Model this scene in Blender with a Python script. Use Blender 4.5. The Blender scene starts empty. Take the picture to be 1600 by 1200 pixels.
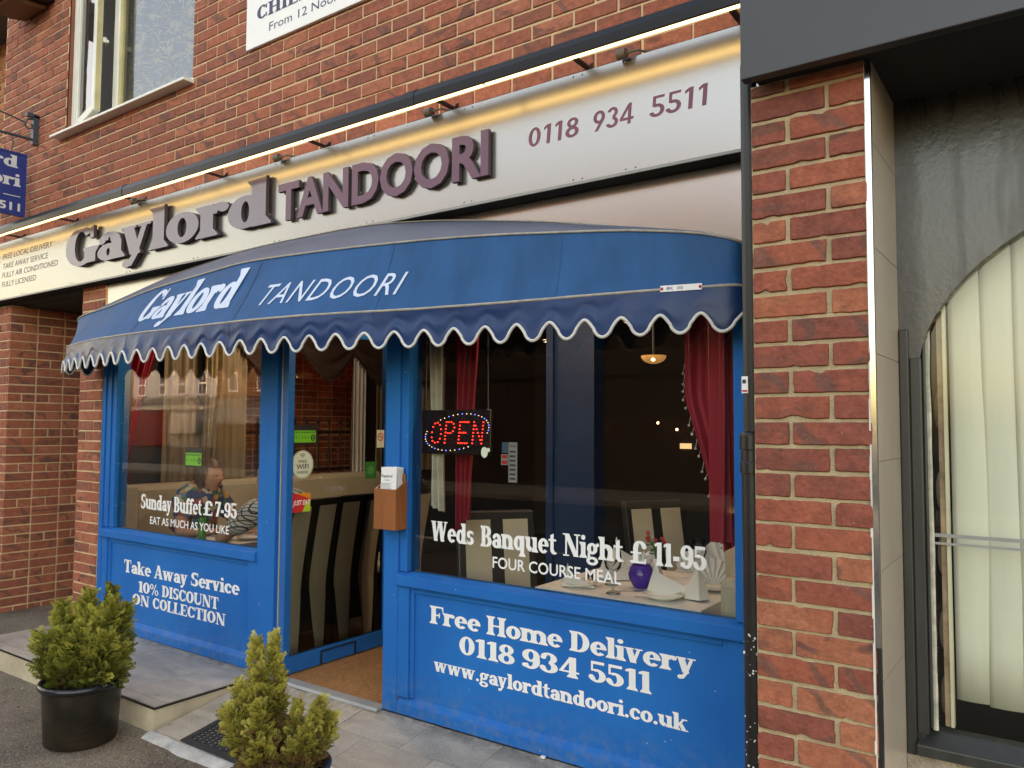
import bpy, bmesh, math, random
from math import sin, cos, pi, radians, sqrt
from mathutils import Vector, Matrix, noise
from mathutils.geometry import delaunay_2d_cdt

# ---------------------------------------------------------------- camera, sky, sun, exposure
SC = bpy.context.scene
COL = SC.collection
EYE = Vector((0.0, 0.0, 1.44))
cam_d = bpy.data.cameras.new("camera"); cam = bpy.data.objects.new("camera", cam_d); COL.objects.link(cam)
YAW, PITCH, ROLL = 0.615655, 0.054824, 0.005353
fwd = Vector((-sin(YAW)*cos(PITCH), cos(YAW)*cos(PITCH), sin(PITCH)))
rgt = Vector((cos(YAW), sin(YAW), 0)); up = rgt.cross(fwd)
r2 = cos(ROLL)*rgt + sin(ROLL)*up; u2 = -sin(ROLL)*rgt + cos(ROLL)*up
cam.matrix_world = Matrix(((r2.x, u2.x, -fwd.x, EYE.x), (r2.y, u2.y, -fwd.y, EYE.y), (r2.z, u2.z, -fwd.z, EYE.z), (0, 0, 0, 1)))
cam_d.sensor_width = 36.0; cam_d.lens = 36.0*1223.6/1600.0; cam_d.clip_start = 0.05; cam_d.clip_end = 600
SC.camera = cam
W = bpy.data.worlds.new("World"); SC.world = W; W.use_nodes = True
wn = W.node_tree.nodes; wl = W.node_tree.links
sky = wn.new("ShaderNodeTexSky"); sky.sky_type = 'NISHITA'; sky.sun_disc = False
SUN_EL, SUN_ROT = radians(8), radians(-22)
sky.sun_elevation = SUN_EL; sky.sun_rotation = SUN_ROT; sky.air_density = 1.0; sky.dust_density = 3.0; sky.ozone_density = 0.6
wl.new(sky.outputs[0], wn["Background"].inputs[0]); wn["Background"].inputs[1].default_value = 0.12
sun_d = bpy.data.lights.new("sun", 'SUN'); sun_d.energy = 2.0; sun_d.angle = radians(0.5); sun_d.color = (1, .9, .75)
sun = bpy.data.objects.new("sun", sun_d); COL.objects.link(sun)
sd = Vector((sin(SUN_ROT)*cos(SUN_EL), cos(SUN_ROT)*cos(SUN_EL), sin(SUN_EL)))
sun.rotation_euler = sd.to_track_quat('Z', 'Y').to_euler(); sun.location = (0, 20, 30)
SC.view_settings.view_transform = 'Standard'; SC.view_settings.look = 'None'; SC.view_settings.gamma = 1
SC.view_settings.exposure = 3.5
try:
    SC.view_settings.use_white_balance = True; SC.view_settings.white_balance_temperature = 8400; SC.view_settings.white_balance_tint = 24
except Exception: pass
SC.render.engine = 'CYCLES'
try:
    SC.cycles.use_denoising = True; SC.cycles.denoiser = 'OPENIMAGEDENOISE'
except Exception: pass
SC.cycles.max_bounces = 8; SC.cycles.transparent_max_bounces = 16; SC.cycles.caustics_reflective = False; SC.cycles.caustics_refractive = False

# ---------------------------------------------------------------- helpers
def lin(r, g, b):
    f = lambda c: (c/255/12.92 if c <= 10 else ((c/255+.055)/1.055)**2.4)
    return (f(r), f(g), f(b), 1)

def nodes(name):
    m = bpy.data.materials.new(name); m.use_nodes = True
    return m, m.node_tree.nodes, m.node_tree.links, m.node_tree.nodes["Principled BSDF"]

def mat(name, color, rough=.6, metal=0.0, var=.12, vscale=6.0, bump=0.0, bscale=60.0, spec=.5, coat=0.0, stretch=(1, 1, 1), rvar=.1, emit=None, estr=0):
    """paint, cloth, metal ...: a base colour broken up by two noises, and a bump"""
    m, n, l, p = nodes(name)
    c = color if len(color) == 4 else (*color, 1)
    tc = n.new("ShaderNodeTexCoord"); mp = n.new("ShaderNodeMapping"); mp.inputs['Scale'].default_value = stretch
    l.new(tc.outputs['Object'], mp.inputs[0])
    nz = n.new("ShaderNodeTexNoise"); nz.inputs['Scale'].default_value = vscale; nz.inputs['Detail'].default_value = 6; nz.inputs['Roughness'].default_value = .62
    l.new(mp.outputs[0], nz.inputs['Vector'])
    mr = n.new("ShaderNodeMapRange"); mr.inputs[1].default_value = .3; mr.inputs[2].default_value = .7; mr.inputs[3].default_value = 1-var; mr.inputs[4].default_value = 1+var
    l.new(nz.outputs[0], mr.inputs[0])
    mx = n.new("ShaderNodeVectorMath"); mx.operation = 'SCALE'; mx.inputs[0].default_value = c[:3]; l.new(mr.outputs[0], mx.inputs['Scale'])
    l.new(mx.outputs[0], p.inputs['Base Color'])
    rr = n.new("ShaderNodeMapRange"); rr.inputs[3].default_value = max(.02, rough-rvar); rr.inputs[4].default_value = min(1, rough+rvar); l.new(nz.outputs[0], rr.inputs[0])
    l.new(rr.outputs[0], p.inputs['Roughness'])
    p.inputs['Metallic'].default_value = metal; p.inputs['Specular IOR Level'].default_value = spec; p.inputs['Coat Weight'].default_value = coat
    if bump:
        n2 = n.new("ShaderNodeTexNoise"); n2.inputs['Scale'].default_value = bscale; n2.inputs['Detail'].default_value = 4; l.new(mp.outputs[0], n2.inputs['Vector'])
        b = n.new("ShaderNodeBump"); b.inputs['Strength'].default_value = bump; b.inputs['Distance'].default_value = .01
        l.new(n2.outputs[0], b.inputs['Height']); l.new(b.outputs[0], p.inputs['Normal'])
    if emit:
        p.inputs['Emission Color'].default_value = (*emit, 1); p.inputs['Emission Strength'].default_value = estr
    return m

def glass_mat(name, tint=(.93, .95, .94), rough=0.0, ior=1.5, wav=0.0):
    m, n, l, p = nodes(name); n.remove(p)
    tr = n.new("ShaderNodeBsdfTransparent"); tr.inputs[0].default_value = (*tint, 1)
    gl = n.new("ShaderNodeBsdfGlossy"); gl.inputs['Roughness'].default_value = rough
    fr = n.new("ShaderNodeFresnel"); fr.inputs[0].default_value = ior
    mx = n.new("ShaderNodeMixShader"); l.new(fr.outputs[0], mx.inputs[0]); l.new(tr.outputs[0], mx.inputs[1]); l.new(gl.outputs[0], mx.inputs[2])
    if wav:
        tc = n.new("ShaderNodeTexCoord"); nz = n.new("ShaderNodeTexNoise"); nz.inputs['Scale'].default_value = 1.3; l.new(tc.outputs['Object'], nz.inputs['Vector'])
        b = n.new("ShaderNodeBump"); b.inputs['Strength'].default_value = wav; b.inputs['Distance'].default_value = .02; l.new(nz.outputs[0], b.inputs['Height'])
        l.new(b.outputs[0], gl.inputs['Normal']); l.new(b.outputs[0], fr.inputs['Normal'])
    l.new(mx.outputs[0], n["Material Output"].inputs[0])
    return m

def brick_mat(name, ramp, fleck=.5):
    """per-brick colour from the 'bcol' attribute, burnt patches and streaks inside each brick, pits"""
    m, n, l, p = nodes(name)
    at = n.new("ShaderNodeAttribute"); at.attribute_name = 'bcol'; sp = n.new("ShaderNodeSeparateColor"); l.new(at.outputs['Color'], sp.inputs[0])
    tc = n.new("ShaderNodeTexCoord")
    off = n.new("ShaderNodeVectorMath"); off.operation = 'MULTIPLY_ADD'; l.new(at.outputs['Color'], off.inputs[0]); off.inputs[1].default_value = (9, 9, 9); l.new(tc.outputs['Object'], off.inputs[2])
    cr = n.new("ShaderNodeValToRGB"); e = cr.color_ramp.elements
    for i, (pos, c) in enumerate(ramp):
        if i < 2: e[i].position = pos; e[i].color = c
        else: x = e.new(pos); x.color = c
    nz = n.new("ShaderNodeTexNoise"); nz.inputs['Scale'].default_value = 7; nz.inputs['Detail'].default_value = 7; nz.inputs['Roughness'].default_value = .65; l.new(off.outputs[0], nz.inputs['Vector'])
    ad = n.new("ShaderNodeMath"); ad.operation = 'MULTIPLY_ADD'; l.new(nz.outputs[0], ad.inputs[0]); ad.inputs[1].default_value = 1.0; l.new(sp.outputs[0], ad.inputs[2])
    sb = n.new("ShaderNodeMath"); sb.operation = 'SUBTRACT'; l.new(ad.outputs[0], sb.inputs[0]); sb.inputs[1].default_value = .5; l.new(sb.outputs[0], cr.inputs[0])
    # burnt patches: wide soft bands on some bricks
    wv = n.new("ShaderNodeTexNoise"); wv.inputs['Scale'].default_value = 5; wv.inputs['Detail'].default_value = 3; wv.inputs['Distortion'].default_value = 1.2
    mp = n.new("ShaderNodeMapping"); mp.inputs['Scale'].default_value = (.8, .8, 2.6); l.new(off.outputs[0], mp.inputs[0]); l.new(mp.outputs[0], wv.inputs['Vector'])
    t1 = n.new("ShaderNodeMapRange"); t1.inputs[1].default_value = .52; t1.inputs[2].default_value = .60; l.new(wv.outputs[0], t1.inputs[0])
    g1 = n.new("ShaderNodeMapRange"); g1.inputs[1].default_value = .45; g1.inputs[2].default_value = .9; l.new(sp.outputs[1], g1.inputs[0])
    mu = n.new("ShaderNodeMath"); mu.operation = 'MULTIPLY'; l.new(t1.outputs[0], mu.inputs[0]); l.new(g1.outputs[0], mu.inputs[1])
    mx = n.new("ShaderNodeMix"); mx.data_type = 'RGBA'; l.new(mu.outputs[0], mx.inputs[0]); l.new(cr.outputs[0], mx.inputs[6]); mx.inputs[7].default_value = (.15, .062, .045, 1)
    # kiln marks: thin dark bands across some bricks
    wb = n.new("ShaderNodeTexWave"); wb.bands_direction = 'DIAGONAL'; wb.inputs['Scale'].default_value = 3.2; wb.inputs['Distortion'].default_value = 5; wb.inputs['Detail'].default_value = 2; wb.inputs['Detail Scale'].default_value = 1.5; l.new(off.outputs[0], wb.inputs['Vector'])
    k1 = n.new("ShaderNodeMapRange"); k1.inputs[1].default_value = .86; k1.inputs[2].default_value = .97; l.new(wb.outputs[1], k1.inputs[0])
    k2 = n.new("ShaderNodeMapRange"); k2.inputs[1].default_value = .55; k2.inputs[2].default_value = .75; k2.inputs[4].default_value = .6; l.new(sp.outputs[2], k2.inputs[0])
    k3 = n.new("ShaderNodeMath"); k3.operation = 'MULTIPLY'; l.new(k1.outputs[0], k3.inputs[0]); l.new(k2.outputs[0], k3.inputs[1])
    kx = n.new("ShaderNodeMix"); kx.data_type = 'RGBA'; l.new(k3.outputs[0], kx.inputs[0]); l.new(mx.outputs[2], kx.inputs[6]); kx.inputs[7].default_value = (.11, .065, .055, 1); mx = kx
    # mottling at two sizes
    for sc_, lo_, hi_ in ((26, .80, 1.18), (75, .88, 1.12)):
        q1 = n.new("ShaderNodeTexNoise"); q1.inputs['Scale'].default_value = sc_; q1.inputs['Detail'].default_value = 5; q1.inputs['Roughness'].default_value = .7; l.new(off.outputs[0], q1.inputs['Vector'])
        q2 = n.new("ShaderNodeMapRange"); q2.inputs[1].default_value = .35; q2.inputs[2].default_value = .65; q2.inputs[3].default_value = lo_; q2.inputs[4].default_value = hi_; l.new(q1.outputs[0], q2.inputs[0])
        q3 = n.new("ShaderNodeMix"); q3.data_type = 'RGBA'; q3.blend_type = 'MULTIPLY'; q3.inputs[0].default_value = 1; l.new(mx.outputs[2], q3.inputs[6]); l.new(q2.outputs[0], q3.inputs[7]); mx = q3
    # dusty bloom and pale flecks
    n3 = n.new("ShaderNodeTexNoise"); n3.inputs['Scale'].default_value = 160; n3.inputs['Detail'].default_value = 3; l.new(off.outputs[0], n3.inputs['Vector'])
    f1 = n.new("ShaderNodeMapRange"); f1.inputs[1].default_value = .70; f1.inputs[2].default_value = .76; f1.inputs[4].default_value = fleck; l.new(n3.outputs[0], f1.inputs[0])
    m2 = n.new("ShaderNodeMix"); m2.data_type = 'RGBA'; l.new(f1.outputs[0], m2.inputs[0]); l.new(mx.outputs[2], m2.inputs[6]); m2.inputs[7].default_value = (.5, .4, .3, 1)
    f2 = n.new("ShaderNodeMapRange"); f2.inputs[1].default_value = .30; f2.inputs[2].default_value = .25; f2.inputs[4].default_value = .8; l.new(n3.outputs[0], f2.inputs[0])
    m3 = n.new("ShaderNodeMix"); m3.data_type = 'RGBA'; l.new(f2.outputs[0], m3.inputs[0]); l.new(m2.outputs[2], m3.inputs[6]); m3.inputs[7].default_value = (.05, .03, .025, 1)
    l.new(m3.outputs[2], p.inputs['Base Color']); p.inputs['Roughness'].default_value = .82; p.inputs['Specular IOR Level'].default_value = .3
    b = n.new("ShaderNodeBump"); b.inputs['Strength'].default_value = .85; b.inputs['Distance'].default_value = .005
    n4 = n.new("ShaderNodeTexNoise"); n4.inputs['Scale'].default_value = 70; n4.inputs['Detail'].default_value = 6; l.new(off.outputs[0], n4.inputs['Vector'])
    l.new(n4.outputs[0], b.inputs['Height']); l.new(b.outputs[0], p.inputs['Normal'])
    return m

class MB:
    """a bag of faces that becomes one mesh"""
    def __init__(s): s.v = []; s.f = []; s.c = []; s.cur = (0, 0, 0); s.mi = []; s.m = 0
    def add(s, vs, fs):
        o = len(s.v); s.v += [tuple(v) for v in vs]
        for f in fs: s.f.append(tuple(i+o for i in f)); s.c.append(s.cur); s.mi.append(s.m)
    def quad(s, a, b, c, d): s.add([a, b, c, d], [(0, 1, 2, 3)])
    def box(s, x0, x1, y0, y1, z0, z1):
        s.add([(x0, y0, z0), (x1, y0, z0), (x1, y1, z0), (x0, y1, z0), (x0, y0, z1), (x1, y0, z1), (x1, y1, z1), (x0, y1, z1)],
              [(0, 3, 2, 1), (4, 5, 6, 7), (0, 1, 5, 4), (1, 2, 6, 5), (2, 3, 7, 6), (3, 0, 4, 7)])
    def prism(s, poly, axis, a0, a1):
        """extrude a 2d polygon (in the other two axes, order kept) along an axis"""
        n = len(poly)
        def P(p, a): return (a, p[0], p[1]) if axis == 0 else ((p[0], a, p[1]) if axis == 1 else (p[0], p[1], a))
        vs = [P(p, a0) for p in poly]+[P(p, a1) for p in poly]
        s.add(vs, [tuple(range(n))[::-1], tuple(range(n, 2*n))]+[(i, (i+1) % n, n+(i+1) % n, n+i) for i in range(n)])
    def tube(s, pts, r, n=8, cap=True):
        pts = [Vector(p) for p in pts]; rr = r if isinstance(r, (list, tuple)) else [r]*len(pts)
        vs = []; fs = []; ref = None
        for i, p in enumerate(pts):
            t = (pts[min(i+1, len(pts)-1)]-pts[max(i-1, 0)]).normalized()
            if ref is None: ref = t.orthogonal().normalized()
            a = (ref-t*ref.dot(t)).normalized(); b = t.cross(a); ref = a
            for k in range(n): q = 2*pi*k/n; vs.append(p+(a*cos(q)+b*sin(q))*rr[i])
        for i in range(len(pts)-1):
            for k in range(n): fs.append((i*n+k, i*n+(k+1) % n, (i+1)*n+(k+1) % n, (i+1)*n+k))
        if cap: fs += [tuple(range(n))[::-1], tuple(range((len(pts)-1)*n, len(pts)*n))]
        s.add(vs, fs)
    def lathe(s, c, prof, n=32):
        vs = []; fs = []
        for r, z in prof:
            for k in range(n): a = 2*pi*k/n; vs.append((c[0]+r*cos(a), c[1]+r*sin(a), c[2]+z))
        for i in range(len(prof)-1):
            for k in range(n): fs.append((i*n+k, i*n+(k+1) % n, (i+1)*n+(k+1) % n, (i+1)*n+k))
        s.add(vs, fs)
    def ball(s, c, r, n=8, sc=(1, 1, 1)):
        m = max(4, n//2+1); vs = []; fs = []
        for i in range(m+1):
            t = pi*i/m
            for k in range(n): a = 2*pi*k/n; vs.append((c[0]+r*sc[0]*sin(t)*cos(a), c[1]+r*sc[1]*sin(t)*sin(a), c[2]-r*sc[2]*cos(t)))
        for i in range(m):
            for k in range(n): fs.append((i*n+k, i*n+(k+1) % n, (i+1)*n+(k+1) % n, (i+1)*n+k))
        s.add(vs, fs)
    def grid(s, fn, nu, nv):
        vs = [fn(i/nu, j/nv) for j in range(nv+1) for i in range(nu+1)]
        s.add(vs, [(j*(nu+1)+i, j*(nu+1)+i+1, (j+1)*(nu+1)+i+1, (j+1)*(nu+1)+i) for j in range(nv) for i in range(nu)])

def tag(o, label=None, cat=None, group=None, kind=None):
    if label: o['label'] = label
    if cat: o['category'] = cat
    if group: o['group'] = group
    if kind: o['kind'] = kind
    return o

def thing(name, label, cat, loc=(0, 0, 0), group=None):
    o = bpy.data.objects.new(name, None); COL.objects.link(o); o.location = loc; o.empty_display_size = .1
    return tag(o, label, cat, group)

def origin(o):
    v = Vector((0, 0, 0))
    while o: v += Vector(o.location); o = o.parent
    return v

def part(name, mb, mats, parent=None, smooth=False, bevel=0, solid=0, loc=None, label=None):
    o0 = origin(parent) if parent else Vector(loc or (0, 0, 0))
    me = bpy.data.meshes.new(name)
    me.from_pydata([(v[0]-o0.x, v[1]-o0.y, v[2]-o0.z) for v in mb.v], [], mb.f)
    mats = mats if isinstance(mats, (list, tuple)) else [mats]
    for m in mats: me.materials.append(m)
    me.polygons.foreach_set('material_index', mb.mi)
    if any(c != (0, 0, 0) for c in mb.c):
        at = me.attributes.new('bcol', 'FLOAT_COLOR', 'CORNER'); d = []
        for p in me.polygons: d += [*mb.c[p.index], 1.0]*p.loop_total
        at.data.foreach_set('color', d)
    if smooth: me.polygons.foreach_set('use_smooth', [True]*len(me.polygons))
    me.update()
    o = bpy.data.objects.new(name, me); COL.objects.link(o); o.parent = parent
    if not parent: o.location = o0
    if solid:
        md = o.modifiers.new('solid', 'SOLIDIFY'); md.thickness = solid; md.offset = 0
    if bevel:
        md = o.modifiers.new('bevel', 'BEVEL'); md.width = bevel; md.segments = 2; md.limit_method = 'ANGLE'; md.angle_limit = radians(40)
    if smooth == 'auto':
        for p in me.polygons: p.use_smooth = False
    if label: o['label'] = label
    return o

def mesh_thing(name, mb, mats, label, cat, loc, group=None, **kw):
    return tag(part(name, mb, mats, None, loc=loc, **kw), label, cat, group)

# ---------------------------------------------------------------- lettering
def rect(x0, y0, x1, y1): return [(x0, y0), (x1, y0), (x1, y1), (x0, y1)]
def ring(cx, cy, rx, ry, wx=.19, wy=.10, a0=0, a1=360):
    wx *= 1.22; wy *= 1.28; n = max(5, int((a1-a0)/13)); o = []
    for i in range(n):
        p, q = radians(a0+(a1-a0)*i/n), radians(a0+(a1-a0)*(i+1)/n)
        o.append([(cx+rx*cos(p), cy+ry*sin(p)), (cx+rx*cos(q), cy+ry*sin(q)), (cx+(rx-wx)*cos(q), cy+(ry-wy)*sin(q)), (cx+(rx-wx)*cos(p), cy+(ry-wy)*sin(p))])
    return o
def diag(x0, y0, x1, y1, w):
    w *= 1.17; return [(x0-w/2, y0), (x0+w/2, y0), (x1+w/2, y1), (x1-w/2, y1)]
def ball2(cx, cy, r): return [(cx+r*cos(a*pi/5), cy+r*sin(a*pi/5)) for a in range(10)]
SW = .235
def stem(x, y0, y1, b='lr', t='lr', w=SW, p=.085):
    h = w/2; o = [rect(x-h, y0, x+h, y1)]
    for y, s, sg in ((y0, b, 1), (y1, t, -1)):
        if 'l' in s: o.append([(x-h-p, y), (x, y), (x, y+.17*sg), (x-h, y+.17*sg), (x-h-p, y+.035*sg)][::sg])
        if 'r' in s: o.append([(x, y), (x+h+p, y), (x+h+p, y+.035*sg), (x+h, y+.17*sg), (x, y+.17*sg)][::sg])
    return o
X = .69
def arch(x0, x1, h=X): # the arch of n, m, h
    cx, rx = (x0+x1)/2, (x1-x0)/2+SW/2
    return ring(cx, h-.25, rx, .25, SW, .11, 0, 150)
def vee(x, w=.5, y1=1.0, thick=.2, thin=.1):
    return [diag(x+w*.5, 0, x+w*.16, y1, thick), diag(x+w*.5, 0, x+w*.9, y1, thin), rect(x-.08, y1-.06, x+w*.16+.18, y1), rect(x+w*.9-.15, y1-.06, x+w*.9+.13, y1)]
G = {}
G['a'] = (.62, ring(.28, .2, .26, .21, .18, .09)+stem(.47, 0, .45, 'r', '')+ring(.3, .45, .265, .24, .19, .1, 0, 160)+[ball2(.13, .5, .085)])
G['c'] = (.6, ring(.33, X/2, .31, X/2, .19, .1, 42, 325)+[ball2(.5, .5, .095)])
G['d'] = (.74, ring(.32, X/2, .3, X/2, .19, .1)+stem(.54, 0, 1, 'r', 'l'))
G['e'] = (.64, ring(.33, X/2, .31, X/2, .19, .1, 0, 318)+[rect(.08, .32, .63, .40)])
G['f'] = (.46, stem(.22, 0, .8, 'lr', '')+ring(.36, .76, .235, .24, .19, .1, 40, 180)+[ball2(.47, .86, .085), rect(.02, X-.09, .44, X)])
G['g'] = (.66, ring(.3, .44, .27, .25, .17, .09)+ring(.3, -.1, .3, .19, .14, .09)+[[(.08, .28), (.2, .2), (.2, .02), (.06, .05)], ball2(.58, .61, .085), rect(.4, .55, .58, .63)])
G['h'] = (.76, stem(.17, 0, 1, 'lr', 'l')+arch(.17, .57)+stem(.57, 0, .45, 'lr', ''))
G['i'] = (.36, stem(.18, 0, X, 'lr', 'l')+[ball2(.18, .9, .115)])
G['k'] = (.74, stem(.17, 0, 1, 'lr', 'l')+[diag(.25, .26, .56, X, .11), diag(.58, 0, .36, .42, .2), rect(.44, X-.07, .72, X), rect(.42, 0, .76, .07)])
G['l'] = (.36, stem(.18, 0, 1, 'lr', 'l'))
G['m'] = (1.14, stem(.17, 0, X, 'lr', 'l')+arch(.17, .57)+stem(.57, 0, .45, 'lr', '')+arch(.57, .97)+stem(.97, 0, .45, 'lr', ''))
G['n'] = (.76, stem(.17, 0, X, 'lr', 'l')+arch(.17, .57)+stem(.57, 0, .45, 'lr', ''))
G['o'] = (.66, ring(.33, X/2, .32, X/2, .19, .1))
G['q'] = (.74, ring(.32, X/2, .3, X/2, .19, .1)+stem(.54, -.27, X, 'lr', ''))
G['r'] = (.56, stem(.17, 0, X, 'lr', 'l')+ring(.4, .44, .26, .25, .17, .12, 60, 165)+[ball2(.47, .57, .1)])
G['s'] = (.54, ring(.27, .5, .24, .19, .17, .1, 30, 262)+ring(.27, .2, .25, .2, .18, .1, -150, 85)+[rect(.03, .04, .09, .22), rect(.43, .48, .49, .65)])
G['t'] = (.48, [rect(.11, .2, .30, .86), rect(.0, X-.09, .44, X)]+ring(.33, .2, .22, .2, .19, .1, 180, 320)+[[(.11, .86), (.3, .86), (.3, .95)]])
G['u'] = (.76, stem(.17, .2, X, '', 'l')+ring(.36, .25, .285, .25, SW, .11, 180, 330)+stem(.57, 0, X, 'r', 'l'))
G['v'] = (.64, vee(.06, .5, X)); G['w'] = (1.02, vee(.06, .48, X)+vee(.44, .48, X))
G['y'] = (.66, vee(.07, .5, X)+[diag(.17, -.27, .33, .02, .12), ball2(.13, -.2, .1)])
G['A'] = (.86, [diag(.14, 0, .42, 1, .1), diag(.7, 0, .42, 1, .21), rect(.2, .26, .6, .34), rect(.0, 0, .3, .06), rect(.52, 0, .88, .06)])
G['B'] = (.76, stem(.2, 0, 1, 'l', 'l')+ring(.38, .745, .3, .255, .19, .09, -90, 90)+ring(.4, .27, .33, .27, .2, .09, -90, 90)+[rect(.2, .91, .4, 1), rect(.2, .46, .4, .55), rect(.2, 0, .42, .09)])
G['C'] = (.78, ring(.4, .5, .38, .5, .2, .09, 42, 318)+[[(.62, .66), (.72, .66), (.72, .98), (.66, .98)], [(.62, .34), (.72, .34), (.72, .06), (.66, .06)]])
G['D'] = (.82, stem(.2, 0, 1, 'l', 'l')+ring(.36, .5, .43, .5, .21, .09, -90, 90)+[rect(.2, .91, .37, 1), rect(.2, 0, .37, .09)])
G['E'] = (.74, stem(.2, 0, 1, 'l', 'l')+[rect(.2, .91, .68, 1), rect(.2, 0, .7, .09), rect(.2, .46, .5, .54), [(.58, 1), (.68, 1), (.7, .7), (.66, .7)], [(.58, 0), (.7, 0), (.72, .3), (.68, .3)], rect(.46, .36, .52, .64)])
G['F'] = (.7, stem(.2, 0, 1, 'lr', 'l')+[rect(.2, .91, .68, 1), rect(.2, .46, .5, .54), [(.58, 1), (.68, 1), (.7, .68), (.66, .68)], rect(.46, .36, .52, .64)])
G['G'] = (.86, ring(.42, .5, .4, .5, .2, .09, 40, 325)+stem(.68, .05, .44, '', 'lr')+[[(.64, .66), (.74, .66), (.74, .98), (.68, .98)]])
G['H'] = (.9, stem(.2, 0, 1)+stem(.7, 0, 1)+[rect(.2, .46, .7, .55)])
G['I'] = (.42, stem(.21, 0, 1))
G['L'] = (.7, stem(.2, 0, 1, 'l', 'lr')+[rect(.2, 0, .66, .09), [(.56, 0), (.66, 0), (.69, .33), (.65, .33)]])
G['N'] = (.92, [rect(.13, 0, .22, 1), rect(.72, 0, .81, 1), diag(.72, 0, .2, 1, .23), rect(.02, 0, .33, .06), rect(.0, .94, .2, 1), rect(.6, .94, .93, 1)])
G['O'] = (.82, ring(.41, .5, .4, .5, .21, .09))
G['R'] = (.84, stem(.2, 0, 1, 'lr', 'l')+ring(.38, .73, .31, .27, .19, .09, -90, 90)+[rect(.2, .91, .4, 1), rect(.2, .46, .4, .55), diag(.68, 0, .42, .5, .2), rect(.56, 0, .86, .06)])
G['S'] = (.68, ring(.34, .73, .3, .27, .19, .09, 30, 262)+ring(.34, .28, .32, .28, .2, .09, -150, 85)+[rect(.03, .03, .09, .32), rect(.57, .7, .63, .98)])
G['T'] = (.78, stem(.39, 0, 1, 'lr', '')+[rect(.04, .91, .74, 1), [(.04, 1), (.14, 1), (.07, .68), (.03, .68)], [(.64, 1), (.74, 1), (.75, .68), (.71, .68)]])
G['U'] = (.86, stem(.2, .3, 1, '', 'lr')+ring(.44, .3, .335, .3, .19, .1, 180, 360)+[rect(.69, .3, .775, 1), rect(.6, .94, .88, 1)])
G['W'] = (1.2, vee(.08, .56, 1, .22)+vee(.56, .56, 1, .22))
G['0'] = (.68, ring(.34, .5, .32, .5, .19, .08))
G['1'] = (.48, stem(.28, 0, 1, 'lr', '')+[[(.03, .82), (.2, .84), (.2, 1), (.05, .93)]])
G['3'] = (.66, ring(.3, .73, .29, .27, .18, .09, -85, 160)+ring(.3, .28, .32, .28, .19, .09, -165, 88)+[ball2(.12, .74, .1), ball2(.1, .24, .11)])
G['4'] = (.7, stem(.46, 0, 1, 'lr', '', p=.07)+[diag(.07, .27, .42, 1, .1), rect(.02, .23, .68, .32)])
G['5'] = (.66, ring(.3, .32, .33, .32, .2, .09, -165, 125)+[ball2(.1, .24, .11), rect(.08, .52, .16, 1), rect(.08, .86, .57, 1)])
G['7'] = (.6, [diag(.24, 0, .52, .95, .2), rect(.05, .86, .6, 1), rect(.03, .72, .09, 1)])
G['8'] = (.66, ring(.33, .74, .28, .26, .17, .08)+ring(.33, .27, .32, .27, .18, .09))
G['9'] = (.66, ring(.33, .68, .31, .32, .18, .09)+ring(.31, .45, .34, .45, .2, .1, -150, 25)+[ball2(.12, .16, .11)])
G['£'] = (.72, [diag(.26, .08, .26, .7, .17), rect(.04, 0, .68, .11), rect(.06, .42, .5, .5)]+ring(.43, .72, .26, .28, .17, .09, 20, 185)+[ball2(.6, .74, .1), rect(.62, .0, .68, .22)])
G['%'] = (.84, ring(.18, .74, .17, .24, .08, .06)+ring(.64, .26, .17, .24, .08, .06)+[diag(.24, 0, .58, 1, .07)])
G['-'] = (.4, [rect(.05, .28, .35, .47)])
G['.'] = (.3, [ball2(.15, .1, .11)])
G[' '] = (.3, [])
_gc = {}
def glyph(ch):
    if ch not in _gc:
        w, polys = G[ch]; vs = []; fs = []
        for pl in polys:
            a = sum(pl[i][0]*pl[(i+1) % len(pl)][1]-pl[(i+1) % len(pl)][0]*pl[i][1] for i in range(len(pl)))
            if a < 0: pl = pl[::-1]
            fs.append(list(range(len(vs), len(vs)+len(pl)))); vs += [Vector(p) for p in pl]
        if not vs: _gc[ch] = (w, [], [])
        else:
            r = delaunay_2d_cdt(vs, [], fs, 1, 1e-5)
            _gc[ch] = (w, [(v.x, v.y) for v in r[0]], [tuple(f) for f, o in zip(r[2], r[5]) if o])
    return _gc[ch]

def serif_text(s, track=0.0):
    V, F, x = [], [], 0
    for ch in s:
        w, v, f = glyph(ch); o = len(V)
        V += [(a+x, b) for a, b in v]; F += [tuple(i+o for i in t) for t in f]; x += w+track
    return V, F

_tcol = None
def sans_text(s, bold=0.0, space=1.0):
    cu = bpy.data.curves.new('tmp', 'FONT'); cu.body = s; cu.offset = bold; cu.space_character = space; cu.resolution_u = 3; cu.fill_mode = 'FRONT'
    ob = bpy.data.objects.new('tmp', cu); COL.objects.link(ob)
    dg = bpy.context.evaluated_depsgraph_get(); me = bpy.data.meshes.new_from_object(ob.evaluated_get(dg))
    V = [(v.co.x, v.co.y) for v in me.vertices]; F = [tuple(p.vertices) for p in me.polygons]
    bpy.data.objects.remove(ob); bpy.data.curves.remove(cu); bpy.data.meshes.remove(me)
    # merge doubles so that outlines can be extruded
    key = {}; mp = []; V2 = []
    for x, y in V:
        k = (round(x, 5), round(y, 5))
        if k not in key: key[k] = len(V2); V2.append((x, y))
        mp.append(key[k])
    F2 = [tuple(mp[i] for i in f) for f in F]
    return V2, [f for f in F2 if len(set(f)) == len(f)]
CAPH = None
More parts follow.
